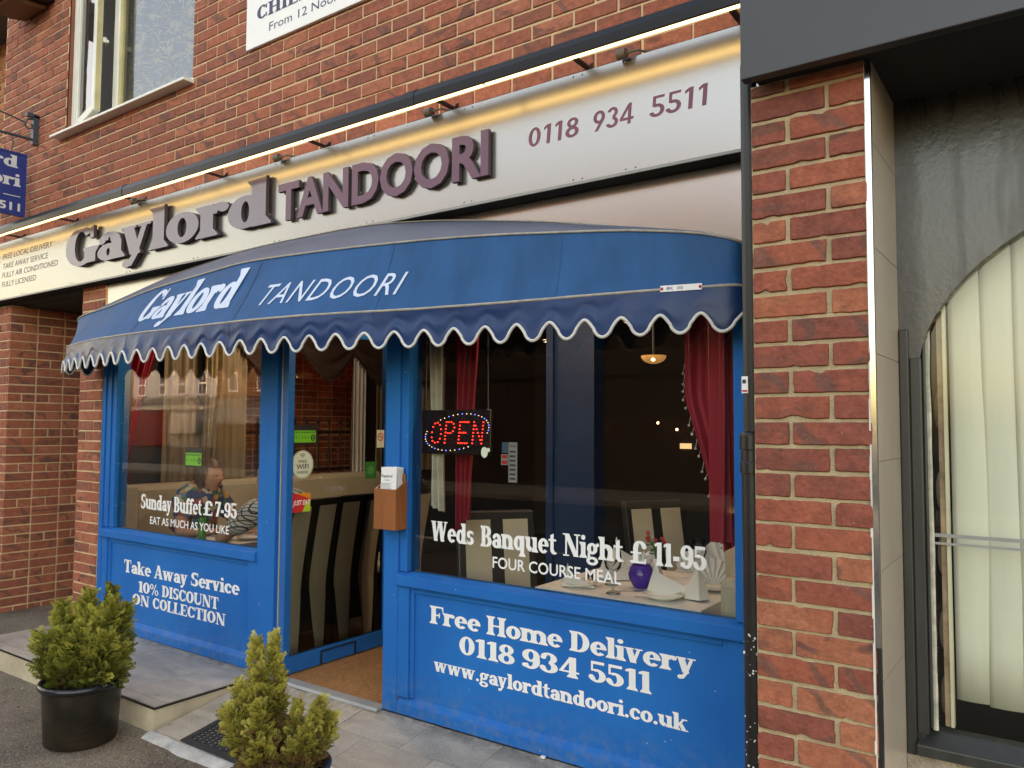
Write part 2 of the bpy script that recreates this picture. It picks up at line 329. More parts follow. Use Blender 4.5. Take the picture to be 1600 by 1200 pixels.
def fit(txt, x0, x1, base, cap, slant=0.0):
    """scale lettering (capitals one unit high) to an extent on its board"""
    V, F = txt
    if not V: return V, F
    a = min(v[0] for v in V); b = max(v[0] for v in V); k = (x1-x0)/(b-a)
    return [(x0+(v[0]-a)*k+slant*v[1]*cap, base+v[1]*cap) for v in V], F
GS = {}
_r = lambda *a, **k: ring(*a, **k)
GS['0'] = (.68, _r(.33, .5, .29, .5, .135, .11)); GS['1'] = (.5, [rect(.22, 0, .38, 1), [(.06, .74), (.22, .84), (.22, 1), (.06, .88)]])
GS['8'] = (.66, _r(.33, .745, .25, .255, .12, .10)+_r(.33, .28, .30, .28, .135, .11)); GS['9'] = (.68, _r(.33, .68, .29, .32, .135, .11)+[diag(.22, 0, .54, .56, .14)])
GS['3'] = (.62, _r(.28, .74, .26, .26, .13, .10, -85, 165)+_r(.28, .27, .30, .27, .135, .11, -165, 85)); GS['4'] = (.7, [rect(.40, 0, .55, 1), rect(.02, .2, .68, .32), diag(.08, .3, .44, .94, .13)])
GS['5'] = (.62, _r(.27, .31, .31, .31, .135, .11, -165, 120)+[rect(.09, .50, .21, 1), rect(.09, .88, .55, 1)])
def digits(s):
    V, F, x = [], [], 0; G2 = {k: G.get(k) for k in GS}; G.update(GS); sv = {k: _gc.pop(k, None) for k in GS}
    r = serif_text(s, .03); G.update(G2)
    for k in GS:
        _gc.pop(k, None)
        if sv[k]: _gc[k] = sv[k]
    return r
def sfit(s, x0, x1, base, cap, bold=0.0, slant=0.0, space=1.0):
    V, F = sans_text(s, bold, space); h, hf = sans_text('H', 0)
    u = max(v[1] for v in h); V = [(v[0], v[1]/u) for v in V]
    return fit((V, F), x0, x1, base, cap, slant)
def put(mb, txt, fn, depth=0.0, back=None):
    """lay 2d lettering through fn(u, v, d); depth > 0 also gives it sides and thickness"""
    V, F = txt; o = len(V)
    F = [f if sum(V[f[i]][0]*V[f[(i+1) % len(f)]][1]-V[f[(i+1) % len(f)]][0]*V[f[i]][1] for i in range(len(f))) > 0 else f[::-1] for f in F]
    vs = [fn(x, y, depth) for x, y in V]; fs = list(F)
    if depth:
        vs += [fn(x, y, 0) for x, y in V]; ed = {}
        for f in F:
            for i in range(len(f)): ed[(f[i], f[(i+1) % len(f)])] = 1
        m0 = mb.m; mb.add(vs, fs); base = len(mb.v)-len(vs)
        if back is not None: mb.m = back
        for a, b in ed:
            if (b, a) not in ed: mb.f.append((base+b, base+a, base+a+o, base+b+o)); mb.c.append(mb.cur); mb.mi.append(mb.m)
        mb.m = m0
    else: mb.add(vs, fs)
def on_front(y): return lambda u, v, d: (u, y-d, v)

# ---------------------------------------------------------------- brickwork
def sub_iv(iv, a, b):
    o = []
    for p, q in iv:
        if b <= p or a >= q: o.append((p, q))
        else:
            if a > p: o.append((p, a))
            if b < q: o.append((b, q))
    return o
def brickwork(mb, org, u, n, L, Hh, bond='stretcher', holes=(), seed=1, near=False, zoff=0.0, uoff=0.0, proud=.006):
    """individually modelled bricks over a recessed mortar bed; org = lower corner of the face, u = along, n = outwards"""
    R = random.Random(seed); org = Vector(org); u = Vector(u); n = Vector(n); z = Vector((0, 0, 1))
    P = lambda a, h, d=0: org+u*a+z*h+n*d
    k = 0; h = -zoff; C = .075
    while h < Hh:
        h0, h1 = max(h, 0), min(h+C, Hh)
        if h1-h0 < .012: h += C; k += 1; continue
        iv = [(0, L)]
        for (a, b, c, d) in holes:
            if c < h1-.02 and d > h0+.02: iv = sub_iv(iv, a, b)
        mb.m = 1; mb.cur = (.5, .5, .5)
        for a, b in iv: mb.quad(P(a, h0), P(b, h0), P(b, h1), P(a, h1))
        mb.m = 0
        seq = []; a = -uoff
        if bond == 'stretcher': a -= (.1125 if k % 2 else 0)+.225
        elif bond == 'flemish': a -= (.169 if k % 2 else 0)+.34
        j = 0
        while a < L:
            if bond == 'stretcher': w = .215
            elif bond == 'pier': w = (.1025, .215)[(j+k) % 2]
            elif bond == 'garden': w = .215 if k % 4 else .1025
            else: w = (.215, .1025)[j % 2]
            seq.append((a, a+w)); a += w+.010; j += 1
        for a, b in seq:
            for p, q in iv:
                a2, b2 = max(a, p), min(b, q)
                if b2-a2 < .02: continue
                jz = lambda s=.0012: R.gauss(0, s)
                t0, t1 = h0+.0045+jz(), h1-.0045+jz()
                if t1-t0 < .02: continue
                if h < 0 and near: pass
                ss = .001
                a3 = a2+(jz(ss) if a2 == a else 0); b3 = b2+(jz(ss) if b2 == b else 0); pr = proud+R.gauss(0, .0008); tw = R.gauss(0, .0006)
                mb.cur = (R.random(), R.random(), R.random())
                if near:
                    per = []; N = 14; ph = R.random()*50
                    for e in range(4):
                        m = N if e % 2 == 0 else 5
                        for i in range(m):
                            s = i/m
                            x, y = ((a3+(b3-a3)*s, t0) if e == 0 else (b3, t0+(t1-t0)*s) if e == 1 else (b3-(b3-a3)*s, t1) if e == 2 else (a3, t1-(t1-t0)*s))
                            nx = noise.noise(Vector((x*40, y*40, ph))); ny = noise.noise(Vector((x*40, y*40, ph+9)))
                            chip = max(0, noise.noise(Vector((x*22, y*22, ph+20)))-.38)*.02
                            cx, cy = (a3+b3)/2-x, (t0+t1)/2-y; ln = sqrt(cx*cx+cy*cy)
                            corner = .0012 if i == 0 else 0
                            x += nx*.0013+(chip+corner)*cx/ln; y += ny*.0016+(chip+corner)*cy/ln*2
                            per.append((x, y))
                    M = len(per); vs = [P(x, y, -.002) for x, y in per]
                    cx0, cy0 = (a3+b3)/2, (t0+t1)/2
                    vs += [P(x+(cx0-x)*.004/(abs(cx0-x)+.02), y+(cy0-y)*.003/(abs(cy0-y)+.006), pr-.0009) for x, y in per]
                    vs += [P(x+(cx0-x)*.006/(abs(cx0-x)+.02), y+(cy0-y)*.0045/(abs(cy0-y)+.006), pr) for x, y in per]
                    mb.add(vs, [(i, (i+1) % M, M+(i+1) % M, M+i) for i in range(M)]+[(M+i, M+(i+1) % M, 2*M+(i+1) % M, 2*M+i) for i in range(M)]+[tuple(range(2*M, 3*M))])
                else:
                    c = .0035
                    mb.add([P(a3, t0, -.001), P(b3, t0, -.001), P(b3, t1, -.001), P(a3, t1, -.001), P(a3+c, t0+c, pr), P(b3-c, t0+c, pr+tw), P(b3-c, t1-c, pr+tw), P(a3+c, t1-c, pr)],
                           [(4, 5, 6, 7), (0, 1, 5, 4), (1, 2, 6, 5), (2, 3, 7, 6), (3, 0, 4, 7)])
        h += C; k += 1
    mb.m = 0; mb.cur = (0, 0, 0)

# ---------------------------------------------------------------- materials
RAMP = [(0.0, (.19, .056, .041, 1)), (.25, (.25, .068, .045, 1)), (.5, (.295, .079, .047, 1)), (.75, (.335, .098, .055, 1)), (1.0, (.37, .13, .07, 1))]
M_brick = brick_mat("brick_red", RAMP)
RAMP2 = [(0.0, (.25, .082, .054, 1)), (.25, (.30, .094, .058, 1)), (.55, (.34, .098, .055, 1)), (1.0, (.40, .135, .078, 1))]
M_brick2 = brick_mat("brick_facade", RAMP2, .3)
M_mortar = mat("mortar_sand", (.46, .36, .22), .95, var=.18, vscale=14, bump=.7, bscale=220)
M_mortar2 = mat("mortar_buff", (.64, .45, .27), .95, var=.12, vscale=10, bump=.5, bscale=200)
M_blue_flat = mat("blue_gloss_paint", (.0, .13, .43), .40, var=.06, vscale=3, bump=.05, bscale=120, rvar=.1, spec=.28)
def blue_paint():
    m, n, l, p = nodes("blue_gloss_timber"); tc = n.new("ShaderNodeTexCoord")
    n1 = n.new("ShaderNodeTexNoise"); n1.inputs['Scale'].default_value = 1.7; n1.inputs['Detail'].default_value = 7; l.new(tc.outputs['Object'], n1.inputs['Vector'])
    a = n.new("ShaderNodeValToRGB"); e = a.color_ramp.elements; e[0].position = .35; e[0].color = (.0, .115, .395, 1); e[1].position = .7; e[1].color = (.0, .15, .46, 1); l.new(n1.outputs[0], a.inputs[0])
    vo = n.new("ShaderNodeTexVoronoi"); vo.inputs['Scale'].default_value = 38; vo.inputs['Randomness'].default_value = 1; l.new(tc.outputs['Object'], vo.inputs['Vector']); sp = n.new("ShaderNodeSeparateColor"); l.new(vo.outputs['Color'], sp.inputs[0])
    c1 = n.new("ShaderNodeMath"); c1.operation = 'GREATER_THAN'; l.new(sp.outputs[0], c1.inputs[0]); c1.inputs[1].default_value = .965
    c2 = n.new("ShaderNodeMath"); c2.operation = 'LESS_THAN'; l.new(vo.outputs['Distance'], c2.inputs[0]); c2.inputs[1].default_value = .12
    c3 = n.new("ShaderNodeMath"); c3.operation = 'MULTIPLY'; l.new(c1.outputs[0], c3.inputs[0]); l.new(c2.outputs[0], c3.inputs[1])
    mx = n.new("ShaderNodeMix"); mx.data_type = 'RGBA'; l.new(c3.outputs[0], mx.inputs[0]); l.new(a.outputs[0], mx.inputs[6]); mx.inputs[7].default_value = (.40, .42, .42, 1)
    # splashed dust along the foot of the joinery
    ge = n.new("ShaderNodeNewGeometry"); sz = n.new("ShaderNodeSeparateXYZ"); l.new(ge.outputs['Position'], sz.inputs[0])
    h = n.new("ShaderNodeMapRange"); h.inputs[1].default_value = .22; h.inputs[2].default_value = 0.0; h.inputs[4].default_value = .42; l.new(sz.outputs[2], h.inputs[0])
    n2 = n.new("ShaderNodeTexNoise"); n2.inputs['Scale'].default_value = 24; n2.inputs['Detail'].default_value = 6; l.new(tc.outputs['Object'], n2.inputs['Vector'])
    n3 = n.new("ShaderNodeMapRange"); n3.inputs[1].default_value = .42; n3.inputs[2].default_value = .68; l.new(n2.outputs[0], n3.inputs[0])
    du = n.new("ShaderNodeMath"); du.operation = 'MULTIPLY'; l.new(h.outputs[0], du.inputs[0]); l.new(n3.outputs[0], du.inputs[1])
    m2 = n.new("ShaderNodeMix"); m2.data_type = 'RGBA'; l.new(du.outputs[0], m2.inputs[0]); l.new(mx.outputs[2], m2.inputs[6]); m2.inputs[7].default_value = (.16, .18, .19, 1); l.new(m2.outputs[2], p.inputs['Base Color'])
    p.inputs['Roughness'].default_value = .42; p.inputs['Specular IOR Level'].default_value = .07
    mp = n.new("ShaderNodeMapping"); mp.inputs['Scale'].default_value = (60, 60, 3); l.new(tc.outputs['Object'], mp.inputs[0]); n4 = n.new("ShaderNodeTexNoise"); n4.inputs['Scale'].default_value = 3; n4.inputs['Detail'].default_value = 3; l.new(mp.outputs[0], n4.inputs['Vector'])
    b = n.new("ShaderNodeBump"); b.inputs['Strength'].default_value = .28; b.inputs['Distance'].default_value = .003; l.new(n4.outputs[0], b.inputs['Height']); l.new(b.outputs[0], p.inputs['Normal'])
    return m
M_blue = blue_paint()
M_bluedk = mat("blue_door_paint", (.0, .11, .36), .42, var=.1, vscale=3, spec=.3)
M_vinyl = mat("white_vinyl", (.78, .78, .77), .5, var=.03)
M_fascia = mat("brushed_white_panel", (.35, .34, .325), .26, metal=.86, var=.015, vscale=1.2, rvar=.0, spec=.6)
M_backing = mat("aluminium_backing_panel", (.42, .41, .395), .22, metal=.8, var=.015, vscale=1.5, rvar=.0, spec=.7, bump=.05, bscale=1.6)
M_letterface = mat("purple_letter_face", (.165, .125, .165), .12, var=.04, spec=.6, rvar=.03)
M_letterface2 = mat('plum_letter_face', (.135, .055, .095), .22, var=.04, spec=.4)
M_letterside = mat("letter_side", (.075, .048, .062), .5)
M_phone = mat("plum_vinyl", (.17, .045, .085), .45)
M_smalltxt = mat("mauve_vinyl", (.15, .10, .12), .45)
M_black = mat("black_metal", (.012, .012, .013), .38, var=.15)
M_hood = mat("navy_black_trough", (.007, .009, .014), .33, var=.2, spec=.28)
M_dark = mat("dark_void", (.012, .011, .010), .9)
M_grey = mat("grey_trim", (.28, .28, .27), .4)
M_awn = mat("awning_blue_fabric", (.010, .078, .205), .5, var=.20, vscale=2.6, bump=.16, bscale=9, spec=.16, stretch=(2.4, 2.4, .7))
M_awntop = mat("awning_faded_sky_grey_top", (.10, .115, .165), .5, var=.12, vscale=3, bump=.1, bscale=20)  # faded navy plus the sky's reflection, both put into the grey
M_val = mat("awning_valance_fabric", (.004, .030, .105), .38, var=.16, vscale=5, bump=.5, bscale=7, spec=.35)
M_pipe = mat("white_piping", (.60, .585, .55), .55, var=.12, vscale=30)
M_pipeold = mat("weathered_piping", (.33, .30, .26), .6, var=.25, vscale=25)
M_awntxt = mat("awning_lettering", (.50, .58, .72), .5, var=.06)
M_glass = glass_mat("window_glass", (.93, .95, .94), wav=.05)
M_glass2 = glass_mat("door_glass", (.90, .92, .90), wav=.05)
M_glassup = glass_mat("double_glazing", (.94, .96, .97), 0, 2.0)
M_upvc = mat("white_upvc", (.74, .72, .62), .35, var=.06)
M_upvcy = mat("yellowed_gasket", (.52, .44, .22), .5, var=.2)
M_wood = mat("red_brown_wood", (.27, .085, .028), .4, var=.25, vscale=4, stretch=(9, 9, 1))
M_paper = mat("paper", (.75, .75, .76), .7, var=.03)
M_ink = mat("dark_ink", (.03, .03, .05), .6)
M_asph = None
def ground_mat(name, base, var, scale, stones):
    m, n, l, p = nodes(name)
    tc = n.new("ShaderNodeTexCoord")
    n1 = n.new("ShaderNodeTexNoise"); n1.inputs['Scale'].default_value = 2.2; n1.inputs['Detail'].default_value = 8; l.new(tc.outputs['Object'], n1.inputs['Vector'])
    vo = n.new("ShaderNodeTexVoronoi"); vo.inputs['Scale'].default_value = scale; l.new(tc.outputs['Object'], vo.inputs['Vector'])
    sp = n.new("ShaderNodeSeparateColor"); l.new(vo.outputs['Color'], sp.inputs[0])
    a = n.new("ShaderNodeMapRange"); a.inputs[3].default_value = 1-stones; a.inputs[4].default_value = 1+stones; l.new(sp.outputs[0], a.inputs[0])
    b = n.new("ShaderNodeMapRange"); b.inputs[1].default_value = .3; b.inputs[2].default_value = .7; b.inputs[3].default_value = 1-var; b.inputs[4].default_value = 1+var; l.new(n1.outputs[0], b.inputs[0])
    mu = n.new("ShaderNodeMath"); mu.operation = 'MULTIPLY'; l.new(a.outputs[0], mu.inputs[0]); l.new(b.outputs[0], mu.inputs[1])
    s = n.new("ShaderNodeVectorMath"); s.operation = 'SCALE'; s.inputs[0].default_value = base; l.new(mu.outputs[0], s.inputs['Scale'])
    fl = n.new("ShaderNodeMapRange"); fl.inputs[1].default_value = .955; fl.inputs[2].default_value = .965; l.new(sp.outputs[1], fl.inputs[0])
    mx = n.new("ShaderNodeMix"); mx.data_type = 'RGBA'; l.new(fl.outputs[0], mx.inputs[0]); l.new(s.outputs[0], mx.inputs[6]); mx.inputs[7].default_value = (.42, .38, .32, 1)
    l.new(mx.outputs[2], p.inputs['Base Color']); p.inputs['Roughness'].default_value = .9
    bp = n.new("ShaderNodeBump"); bp.inputs['Strength'].default_value = .8; bp.inputs['Distance'].default_value = .006; l.new(vo.outputs['Distance'], bp.inputs['Height']); l.new(bp.outputs[0], p.inputs['Normal'])
    return m
M_asph = ground_mat("asphalt_worn", (.165, .128, .09), .38, 230, .5)
M_road = ground_mat("asphalt_road", (.03, .03, .03), .2, 60, .3)
M_tile = mat("stone_tile_grey", (.30, .275, .245), .5, var=.22, vscale=4.5, bump=.08, bscale=40, stretch=(1, 2.5, 1), rvar=.12)
M_grout = mat("grout", (.18, .16, .135), .9)
M_conc = mat("cream_concrete", (.47, .39, .28), .85, var=.22, vscale=5, bump=.3, bscale=60)
M_lip = mat("pale_mortar_lip", (.46, .44, .41), .9, var=.3, vscale=12, bump=.6, bscale=70)
M_coir = mat("coir_mat", (.40, .18, .06), .95, var=.35, vscale=60, bump=1, bscale=300)
M_rubber = mat("black_rubber", (.018, .018, .018), .7, var=.2)
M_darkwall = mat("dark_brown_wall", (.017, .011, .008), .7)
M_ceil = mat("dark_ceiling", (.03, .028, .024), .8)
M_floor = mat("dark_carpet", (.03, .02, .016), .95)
M_cream = mat("cream_leather", (.52, .46, .34), .42, var=.08, vscale=5, bump=.06, bscale=30)
M_curt = mat("cream_curtain", (.20, .16, .10), .8, var=.15, vscale=6, stretch=(6, 6, .5))
M_redc = mat("red_curtain", (.34, .012, .03), .7, var=.15, vscale=8, stretch=(5, 5, .5))
M_cloth = mat("white_tablecloth", (.78, .77, .74), .8, var=.03)
M_china = mat("white_china", (.80, .78, .73), .15, var=.02)

# ---------------------------------------------------------------- ground
g = MB(); g.quad((-120, -140, -.165), (90, -140, -.165), (90, 120, -.165), (-120, 120, -.165)); tag(part('ground', g, M_road), kind='structure')
g = MB()
R = random.Random(4)
def foot(i, j):
    x, y = -16+24*i, -2.4+6.4*j
    return (x, y, -.137+.006*noise.noise(Vector((x*1.3, y*1.3, 0)))+.002*noise.noise(Vector((x*7, y*7, 3))))
g.grid(foot, 240, 64); tag(part('pavement', g, M_asph, smooth=True), kind='structure')
g = MB(); x = -16
while x < 8: g.box(x, x+.9, -2.55, -2.405, -.3, -.13); x += .906
tag(part('kerb', g, M_conc, bevel=.012), kind='structure')
g = MB(); g.quad((-60, -11, -.06), (30, -11, -.06), (30, -8.4, -.06), (-60, -8.4, -.06)); g.quad((-60, -8.4, -.165), (30, -8.4, -.165), (30, -8.4, -.06), (-60, -8.4, -.06)); tag(part('far_pavement', g, M_conc), kind='structure')

def tiles(mb, x0, x1, y0, y1, zf, w, d, off, seed, th=.012):
    R = random.Random(seed); y = y1; row = 0
    while y > y0+.01:
        ya = max(y0, y-d); x = x0-off*(row % 2)
        while x < x1:
            a, b = max(x, x0), min(x+w, x1)
            if b-a > .01:
                e = .0015; t = R.gauss(0, .0006); mb.cur = (R.random(), R.random(), R.random())
                c = [(a+e, ya+e), (b-e, ya+e), (b-e, y-e), (a+e, y-e)]
                mb.add([(p, q, zf(p, q)+t-th) for p, q in c]+[(p, q, zf(p, q)+t) for p, q in c], [(4, 5, 6, 7), (0, 1, 5, 4), (1, 2, 6, 5), (2, 3, 7, 6), (3, 0, 4, 7)])
            x += w
        y -= d; row += 1
    mb.cur = (0, 0, 0)
def tile_mat():
    m, n, l, p = nodes("stone_tile")
    at = n.new("ShaderNodeAttribute"); at.attribute_name = 'bcol'
    tc = n.new("ShaderNodeTexCoord"); off = n.new("ShaderNodeVectorMath"); off.operation = 'MULTIPLY_ADD'; l.new(at.outputs['Color'], off.inputs[0]); off.inputs[1].default_value = (13, 13, 13); l.new(tc.outputs['Object'], off.inputs[2])
    mp = n.new("ShaderNodeMapping"); mp.inputs['Scale'].default_value = (1.0, 2.6, 1); l.new(off.outputs[0], mp.inputs[0])
    nz = n.new("ShaderNodeTexNoise"); nz.inputs['Scale'].default_value = 3.4; nz.inputs['Detail'].default_value = 9; nz.inputs['Roughness'].default_value = .6; nz.inputs['Distortion'].default_value = .6; l.new(mp.outputs[0], nz.inputs['Vector'])
    cr = n.new("ShaderNodeValToRGB"); e = cr.color_ramp.elements; e[0].position = .3; e[0].color = (.29, .25, .205, 1); e[1].position = .68; e[1].color = (.47, .405, .33, 1); l.new(nz.outputs[0], cr.inputs[0])
    n2 = n.new("ShaderNodeTexNoise"); n2.inputs['Scale'].default_value = 1.6; n2.inputs['Detail'].default_value = 5; l.new(tc.outputs['Object'], n2.inputs['Vector'])
    mr = n.new("ShaderNodeMapRange"); mr.inputs[1].default_value = .3; mr.inputs[2].default_value = .7; mr.inputs[3].default_value = .78; mr.inputs[4].default_value = 1.15; l.new(n2.outputs[0], mr.inputs[0])
    s = n.new("ShaderNodeVectorMath"); s.operation = 'SCALE'; l.new(cr.outputs[0], s.inputs[0]); l.new(mr.outputs[0], s.inputs['Scale'])
    # trodden-in spots and fine grit
    vo = n.new("ShaderNodeTexVoronoi"); vo.inputs['Scale'].default_value = 11; l.new(tc.outputs['Object'], vo.inputs['Vector']); sp = n.new("ShaderNodeSeparateColor"); l.new(vo.outputs['Color'], sp.inputs[0])
    g1 = n.new("ShaderNodeMath"); g1.operation = 'GREATER_THAN'; l.new(sp.outputs[0], g1.inputs[0]); g1.inputs[1].default_value = .86
    g2_ = n.new("ShaderNodeMapRange"); g2_.inputs[1].default_value = .20; g2_.inputs[2].default_value = .12; g2_.inputs[4].default_value = .45; l.new(vo.outputs['Distance'], g2_.inputs[0])
    g3 = n.new("ShaderNodeMath"); g3.operation = 'MULTIPLY'; l.new(g1.outputs[0], g3.inputs[0]); l.new(g2_.outputs[0], g3.inputs[1])
    gm = n.new("ShaderNodeMix"); gm.data_type = 'RGBA'; l.new(g3.outputs[0], gm.inputs[0]); l.new(s.outputs[0], gm.inputs[6]); gm.inputs[7].default_value = (.12, .105, .09, 1)
    fn_ = n.new("ShaderNodeTexNoise"); fn_.inputs['Scale'].default_value = 140; fn_.inputs['Detail'].default_value = 4; l.new(tc.outputs['Object'], fn_.inputs['Vector'])
    fr_ = n.new("ShaderNodeMapRange"); fr_.inputs[1].default_value = .3; fr_.inputs[2].default_value = .7; fr_.inputs[3].default_value = .8; fr_.inputs[4].default_value = 1.2; l.new(fn_.outputs[0], fr_.inputs[0])
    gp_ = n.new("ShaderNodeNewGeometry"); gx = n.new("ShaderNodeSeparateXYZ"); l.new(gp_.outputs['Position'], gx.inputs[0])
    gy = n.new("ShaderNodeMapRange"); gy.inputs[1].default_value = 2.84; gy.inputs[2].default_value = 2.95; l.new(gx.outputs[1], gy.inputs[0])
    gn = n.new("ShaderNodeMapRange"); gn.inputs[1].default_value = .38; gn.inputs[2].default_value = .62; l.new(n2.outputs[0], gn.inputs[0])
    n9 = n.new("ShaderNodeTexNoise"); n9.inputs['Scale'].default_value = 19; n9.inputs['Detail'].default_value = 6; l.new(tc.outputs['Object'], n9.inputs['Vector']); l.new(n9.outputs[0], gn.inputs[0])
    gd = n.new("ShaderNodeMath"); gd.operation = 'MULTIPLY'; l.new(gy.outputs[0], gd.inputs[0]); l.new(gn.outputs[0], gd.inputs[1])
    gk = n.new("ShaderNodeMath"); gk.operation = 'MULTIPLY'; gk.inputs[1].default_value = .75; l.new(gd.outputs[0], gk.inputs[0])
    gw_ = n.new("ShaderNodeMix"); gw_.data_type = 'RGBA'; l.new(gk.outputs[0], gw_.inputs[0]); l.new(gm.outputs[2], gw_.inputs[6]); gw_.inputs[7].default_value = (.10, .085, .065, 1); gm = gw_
    sg = n.new("ShaderNodeVectorMath"); sg.operation = 'SCALE'; l.new(gm.outputs[2], sg.inputs[0]); l.new(fr_.outputs[0], sg.inputs['Scale']); l.new(sg.outputs[0], p.inputs['Base Color'])
    rr = n.new("ShaderNodeMapRange"); rr.inputs[3].default_value = .32; rr.inputs[4].default_value = .62; l.new(nz.outputs[0], rr.inputs[0]); l.new(rr.outputs[0], p.inputs['Roughness'])
    b = n.new("ShaderNodeBump"); b.inputs['Strength'].default_value = .15; b.inputs['Distance'].default_value = .004; l.new(nz.outputs[0], b.inputs['Height']); l.new(b.outputs[0], p.inputs['Normal'])
    return m
M_stone = tile_mat()
SF = 2.29  # front line of the forecourt
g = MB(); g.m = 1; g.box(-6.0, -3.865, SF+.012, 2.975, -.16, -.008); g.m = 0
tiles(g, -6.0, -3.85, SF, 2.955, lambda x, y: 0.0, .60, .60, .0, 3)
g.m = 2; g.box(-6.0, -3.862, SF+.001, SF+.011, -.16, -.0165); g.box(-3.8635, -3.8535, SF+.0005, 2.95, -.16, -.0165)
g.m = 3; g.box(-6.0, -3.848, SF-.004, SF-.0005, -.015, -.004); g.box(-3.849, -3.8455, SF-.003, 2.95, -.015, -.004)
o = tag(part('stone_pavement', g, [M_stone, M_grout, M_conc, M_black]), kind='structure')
rz = lambda x, y: -.004-.112*(2.93-y)/(2.93-SF) if y < 2.93 else -.004
g = MB(); g.m = 1; g.prism([(SF, -.2), (2.99, -.2), (2.99, -.014), (2.93, -.014), (SF, -.126)], 0, -3.845, 3.0); g.m = 0
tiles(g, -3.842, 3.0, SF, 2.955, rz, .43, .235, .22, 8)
g.m = 2
def lip(i, j):
    x = -3.86+6.9*i; w = .075+.02*noise.noise(Vector((x*5, 0, 2))); y = SF-.004-w*j
    return (x, y, -.118-.03*j**2+.004*noise.noise(Vector((x*12, y*12, 1))))
g.grid(lip, 160, 5)
tag(part('ramp_path', g, [M_stone, M_grout, M_lip]), kind='structure')

# ---------------------------------------------------------------- the restaurant building
WY = 2.95
bld = thing('restaurant_building', 'two storey red brick building with the shop and its awning on the ground floor', 'building', (-3.4, WY, 0))
WIN = (-6.47, -4.72, 3.755, 5.3)
g = MB(); u0 = -7.63
brickwork(g, (u0, WY, 2.475), (1, 0, 0), (0, -1, 0), -.70-u0, 3.0, 'stretcher', [(WIN[0]-u0, WIN[1]-u0, WIN[2]-2.475, WIN[3]-2.475)], seed=11, zoff=.065, uoff=.085)
part('upper_wall', g, [M_brick2, M_mortar2], bld)
g = MB()   # the structure behind the brick skin: masonry, floors, rear rooms
for b in ((u0, WIN[0], WY+.012, 3.2, 2.6, 5.5), (WIN[1], -.70, WY+.012, 3.2, 2.6, 5.5), (WIN[0], WIN[1], WY+.012, 3.2, 2.6, WIN[2]), (WIN[0], WIN[1], WY+.012, 3.2, WIN[3], 5.5)): g.box(*b)
g.box(u0, 2.4, WY+.012, 4.3, 5.5, 5.7); g.box(-6.2, 2.4, 4.3, 9.4, 5.5, 5.7)
g.box(-6.2, 2.4, 9.2, 9.4, -.1, 5.5); g.box(2.2, 2.4, 3.2, 9.2, -.1, 5.5); g.box(-6.2, -6.08, 4.3, 9.2, 2.6, 5.5); g.box(u0, -6.2, 4.18, 4.3, 2.6, 5.5); g.box(u0, u0+.12, 3.2, 4.18, 2.6, 5.5)
part('masonry', g, mat('brick_reveal', (.27, .095, .06), .9, var=.2), bld)
g = MB(); g.prism([(WY+.02, 5.62), (WY-.04, 5.70), (6.2, 8.3), (9.6, 5.75), (9.6, 5.62)], 0, -110, 30); part('sun_block_roof', g, mat("slate_roof", (.08, .08, .085), .7, var=.3), bld)  # unseen roof, drawn far along the street to block the sun
g = MB(); g.box(u0, -.78, 3.06, 4.3, 2.45, 2.6); g.box(u0, -6.2, 4.3, 5.3, 2.45, 2.6); g.box(-6.2, -.78, 4.3, 9.2, 2.45, 2.6); g.box(u0, -5.8, WY+.014, 3.06, 2.462, 2.6); part('ceiling', g, M_ceil, bld)  # passage ceiling lengthened out of view to dim the brick beyond
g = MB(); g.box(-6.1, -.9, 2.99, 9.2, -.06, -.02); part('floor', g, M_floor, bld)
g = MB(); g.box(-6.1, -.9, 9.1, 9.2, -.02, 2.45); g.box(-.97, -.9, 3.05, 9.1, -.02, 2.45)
SWH = (4.35, 5.75, .93, 2.25)
for y0, y1, z0, z1 in ((3.06, SWH[0], -.02, 2.45), (SWH[1], 9.1, -.02, 2.45), (SWH[0], SWH[1], -.02, SWH[2]), (SWH[0], SWH[1], SWH[3], 2.45)): g.box(-6.12, -6.05, y0, y1, z0, z1)
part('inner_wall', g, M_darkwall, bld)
# brick pier between the passage and the shopfront
g = MB(); brickwork(g, (-6.095, WY, -.16), (1, 0, 0), (0, -1, 0), .3275, 2.645, 'pier', seed=5, zoff=.02)
g.m = 1; g.box(-6.095, -5.7675, WY+.002, 3.06, -.16, 2.47); part('brick_pier', g, [M_brick2, M_mortar2], bld)
# side of the shop along the passage
g = MB(); brickwork(g, (-6.13, 9.0, -.16), (0, -1, 0), (-1, 0, 0), 5.94, 2.6, 'flemish', [(9-SWH[1], 9-SWH[0], SWH[2]+.16, SWH[3]+.16)], seed=6)
part('passage_side', g, [M_brick2, M_mortar2], bld)
# first floor window
wf = MB(); x0, x1, z0, z1 = WIN; fy0, fy1 = WY+.035, WY+.10
for b in ((x0, x0+.055, fy0, fy1, z0, z1), (x1-.055, x1, fy0, fy1, z0, z1), (x0+.055, x1-.055, fy0+.001, fy1, z0, z0+.05), (x0+.055, x1-.055, fy0+.001, fy1, z1-.05, z1), (-5.845, -5.775, fy0+.002, fy1, z0+.05, z1-.05)): wf.box(*b)
win = part('window', wf, M_upvc, bld, bevel=.006)
for xa, xb in ((-5.775, -5.735), (-4.80, -4.775)): g = MB(); g.box(xa, xb, fy0+.012, fy1-.01, z0+.05, z1-.05); part('gasket', g, M_upvcy, win)
g = MB(); g.quad((-5.735, fy0+.03, z0+.05), (x1-.055, fy0+.03, z0+.05), (x1-.055, fy0+.03, z1-.05), (-5.735, fy0+.03, z1-.05)); part('pane', g, M_glassup, win)
